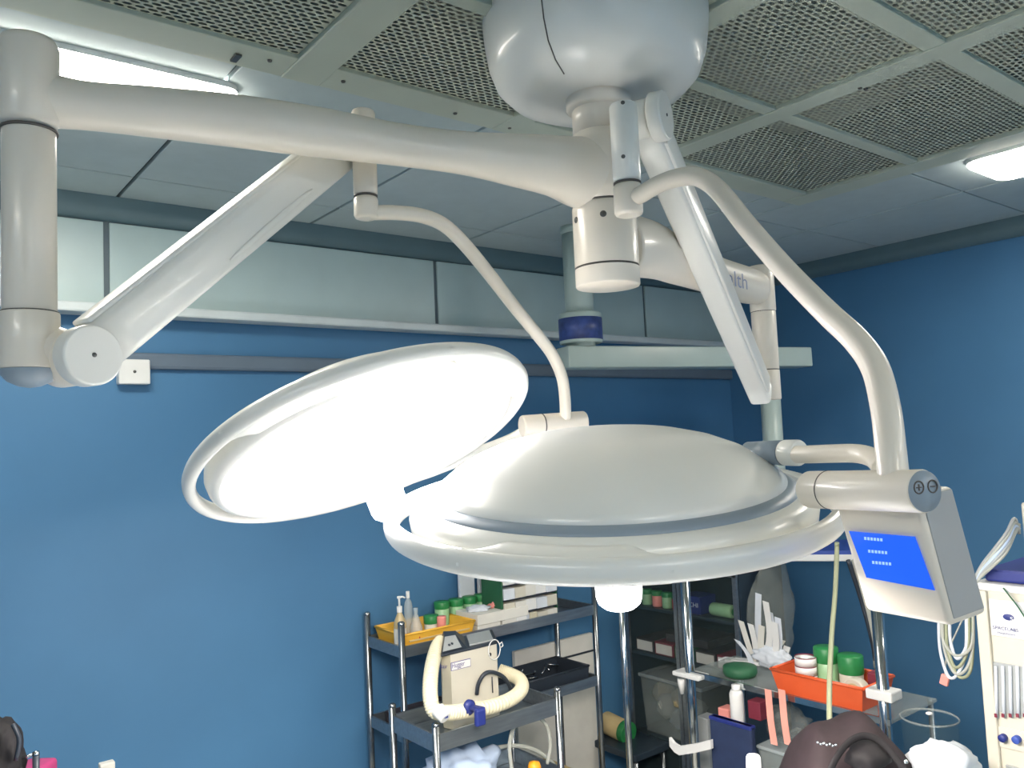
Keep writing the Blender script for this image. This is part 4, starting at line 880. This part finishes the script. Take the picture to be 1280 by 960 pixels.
g.add(vs, [(i*(nv+1)+j, i*(nv+1)+j+1, (i+1)*(nv+1)+j+1, (i+1)*(nv+1)+j) for i in range(nu) for j in range(nv)], True); g.obj('bag_body', 'brown', t)
G().sweep(smooth_path([at(1030, 985, 1.66), at(1044, 950, 1.67), at(1062, 927, 1.69), at(1082, 920, 1.70), at(1104, 930, 1.69), at(1136, 968, 1.66)], 6), .0075, 10, ell=(1, .5)).obj('strap', 'black', t)
G().blob(at(1085, 945, 1.70), (.05, .04, .028), 3, .2).obj('pocket', 'black', t)
g = G()
for k in range(7): g.blob(at(1022+k*3.8, 928+1.5*(k % 2)+k*.5, 1.66), (.0035, .0035, .003), k, .1, 4, 1)
g.obj('zip_chain', 'chrome', t)
G().blob(at(1132, 952, 1.66), (.005, .005, .005), 1, .1, 4, 2).obj('buckle', 'chrome', t)
P = at(1178, 965, 1.75); c_t = tag(G().blob(P, (.085, .07, .062), 8, .3, 6, 4).obj('folded_cloth', 'whitec'), 'crumpled pale cloth lying right of the brown bag', 'cloth')
P = at(1175, 955, 1.72)
P = at(1162, 900, 2.0)
t = thing('suction_jar', 'clear round canister with a thin rim behind the pale cloth', 'canister', (P.x, P.y, vert(P, 975).z))
cz0, cz1 = vert(P, 985).z, vert(P, 897).z
G().lathe((P.x, P.y, 0), Z, [(0, cz0), (.058, cz0), (.060, cz0+.01), (.064, cz1)], 40).obj('canister', 'glass', t); G().lathe((P.x, P.y, 0), Z, [(.064, cz1-.003), (.067, cz1), (.064, cz1+.003), (.062, cz1)], 40).obj('rim', 'clearb', t)
G().box((P.x-.1, P.y-.1, cz0-.02), (P.x+.1, P.y+.1, cz0), .004).obj('base_plate', 'steeld', t)
G().blob((P.x, P.y, cz1+.01), (.008, .008, .004), 1, .1, 3, 2).obj('lid_knob', 'white', t)
P = at(943, 968, 1.5); t = thing('saline_bottle', 'white screw cap of a bottle at the bottom edge left of the bag', 'bottle', (P.x, P.y, P.z-.10))
G().lathe(P, Z, [(0, -.10), (.022, -.10), (.023, -.01), (.013, .008), (.012, .015)], 24).obj('body', 'clear', t); G().lathe(P, Z, [(.0130, .010), (.0138, .012), (.0130, .030), (.011, .034), (0, .035)], 24).obj('cap', 'white', t)
# unseen draped operating table, added to bounce lamp light upward
ot = thing('bounce_table', 'unseen draped operating table added below the two lamps to bounce light up', 'operating table', (.80, .95, 0))
G().box((.62, .92, 0), (.92, 1.12, .12), .02).obj('base', 'steel', ot); G().box((.70, .98, .12), (.82, 1.08, .75)).obj('column', 'steel', ot)
G().obox((.78, .98, .79), (.62, -.78, 0), (.78, .62, 0), Z, (.55, .26, .04), .02, 3).obj('draped_top', 'whitec', ot)

# ================================================================ LEFT BOTTOM
P = at(2, 935, 1.5)
t = thing('backpack', 'dark rounded bag at the lower left corner of the view', 'bag', P)
tag(t, 'dark rounded bag at the lower left corner of the view', 'bag')
G().blob(P-Z*.03, (.035, .05, .088), 5, .22, 7, 4).obj('bag_body', 'black', t)
G().sweep(smooth_path([at(16, 905, 1.46), at(24, 925, 1.46), at(20, 950, 1.46)], 5), .004, 8).obj('strap', 'dark', t)
Q = at(15, 975, 1.5)
t = thing('chair', 'chair with magenta seat pad and steel rail at the lower left corner', 'chair', (Q.x, Q.y, 0))
G().obox(Q-Z*.012, side_, fwd_, Z, (.030, .10, .016), .008, 3).obj('seat_pad', 'magenta', t)
G().cyl(at(22, 949, 1.5), at(42, 943, 1.5), .0028, n=8).obj('rail', 'chrome', t)
a = at(45, 941, 1.5); G().cyl(Vector((a.x, a.y, Q.z-.06)), a, .006, n=12).obj('post', 'dark', t); G().lathe(a, Z, [(.0062, -.004), (.006, .002), (0, .004)], 12).obj('post_cap', 'chrome', t)
for u, v in ((-.025, -.09), (.025, -.09), (-.025, .09), (.025, .09)): p = Q+side_*u+fwd_*v; G().cyl(Vector((p.x, p.y, 0)), Vector((p.x, p.y, Q.z-.028)), .009, n=10).obj('leg', 'steel', t)
a, b = at(128, 958, 2.08), at(147, 955, 2.08)
o = thing('notice_board', 'pale top corner of a carton at the bottom edge, left side', 'carton', (a.x, a.y, a.z-.3))
tag(o, 'pale top corner of a carton at the bottom edge on the left', 'carton')
o.name = 'carton'
G().box((a.x-.005, a.y, 0), (b.x, a.y+.025, b.z), .003).obj('carton_body', 'paper', o)
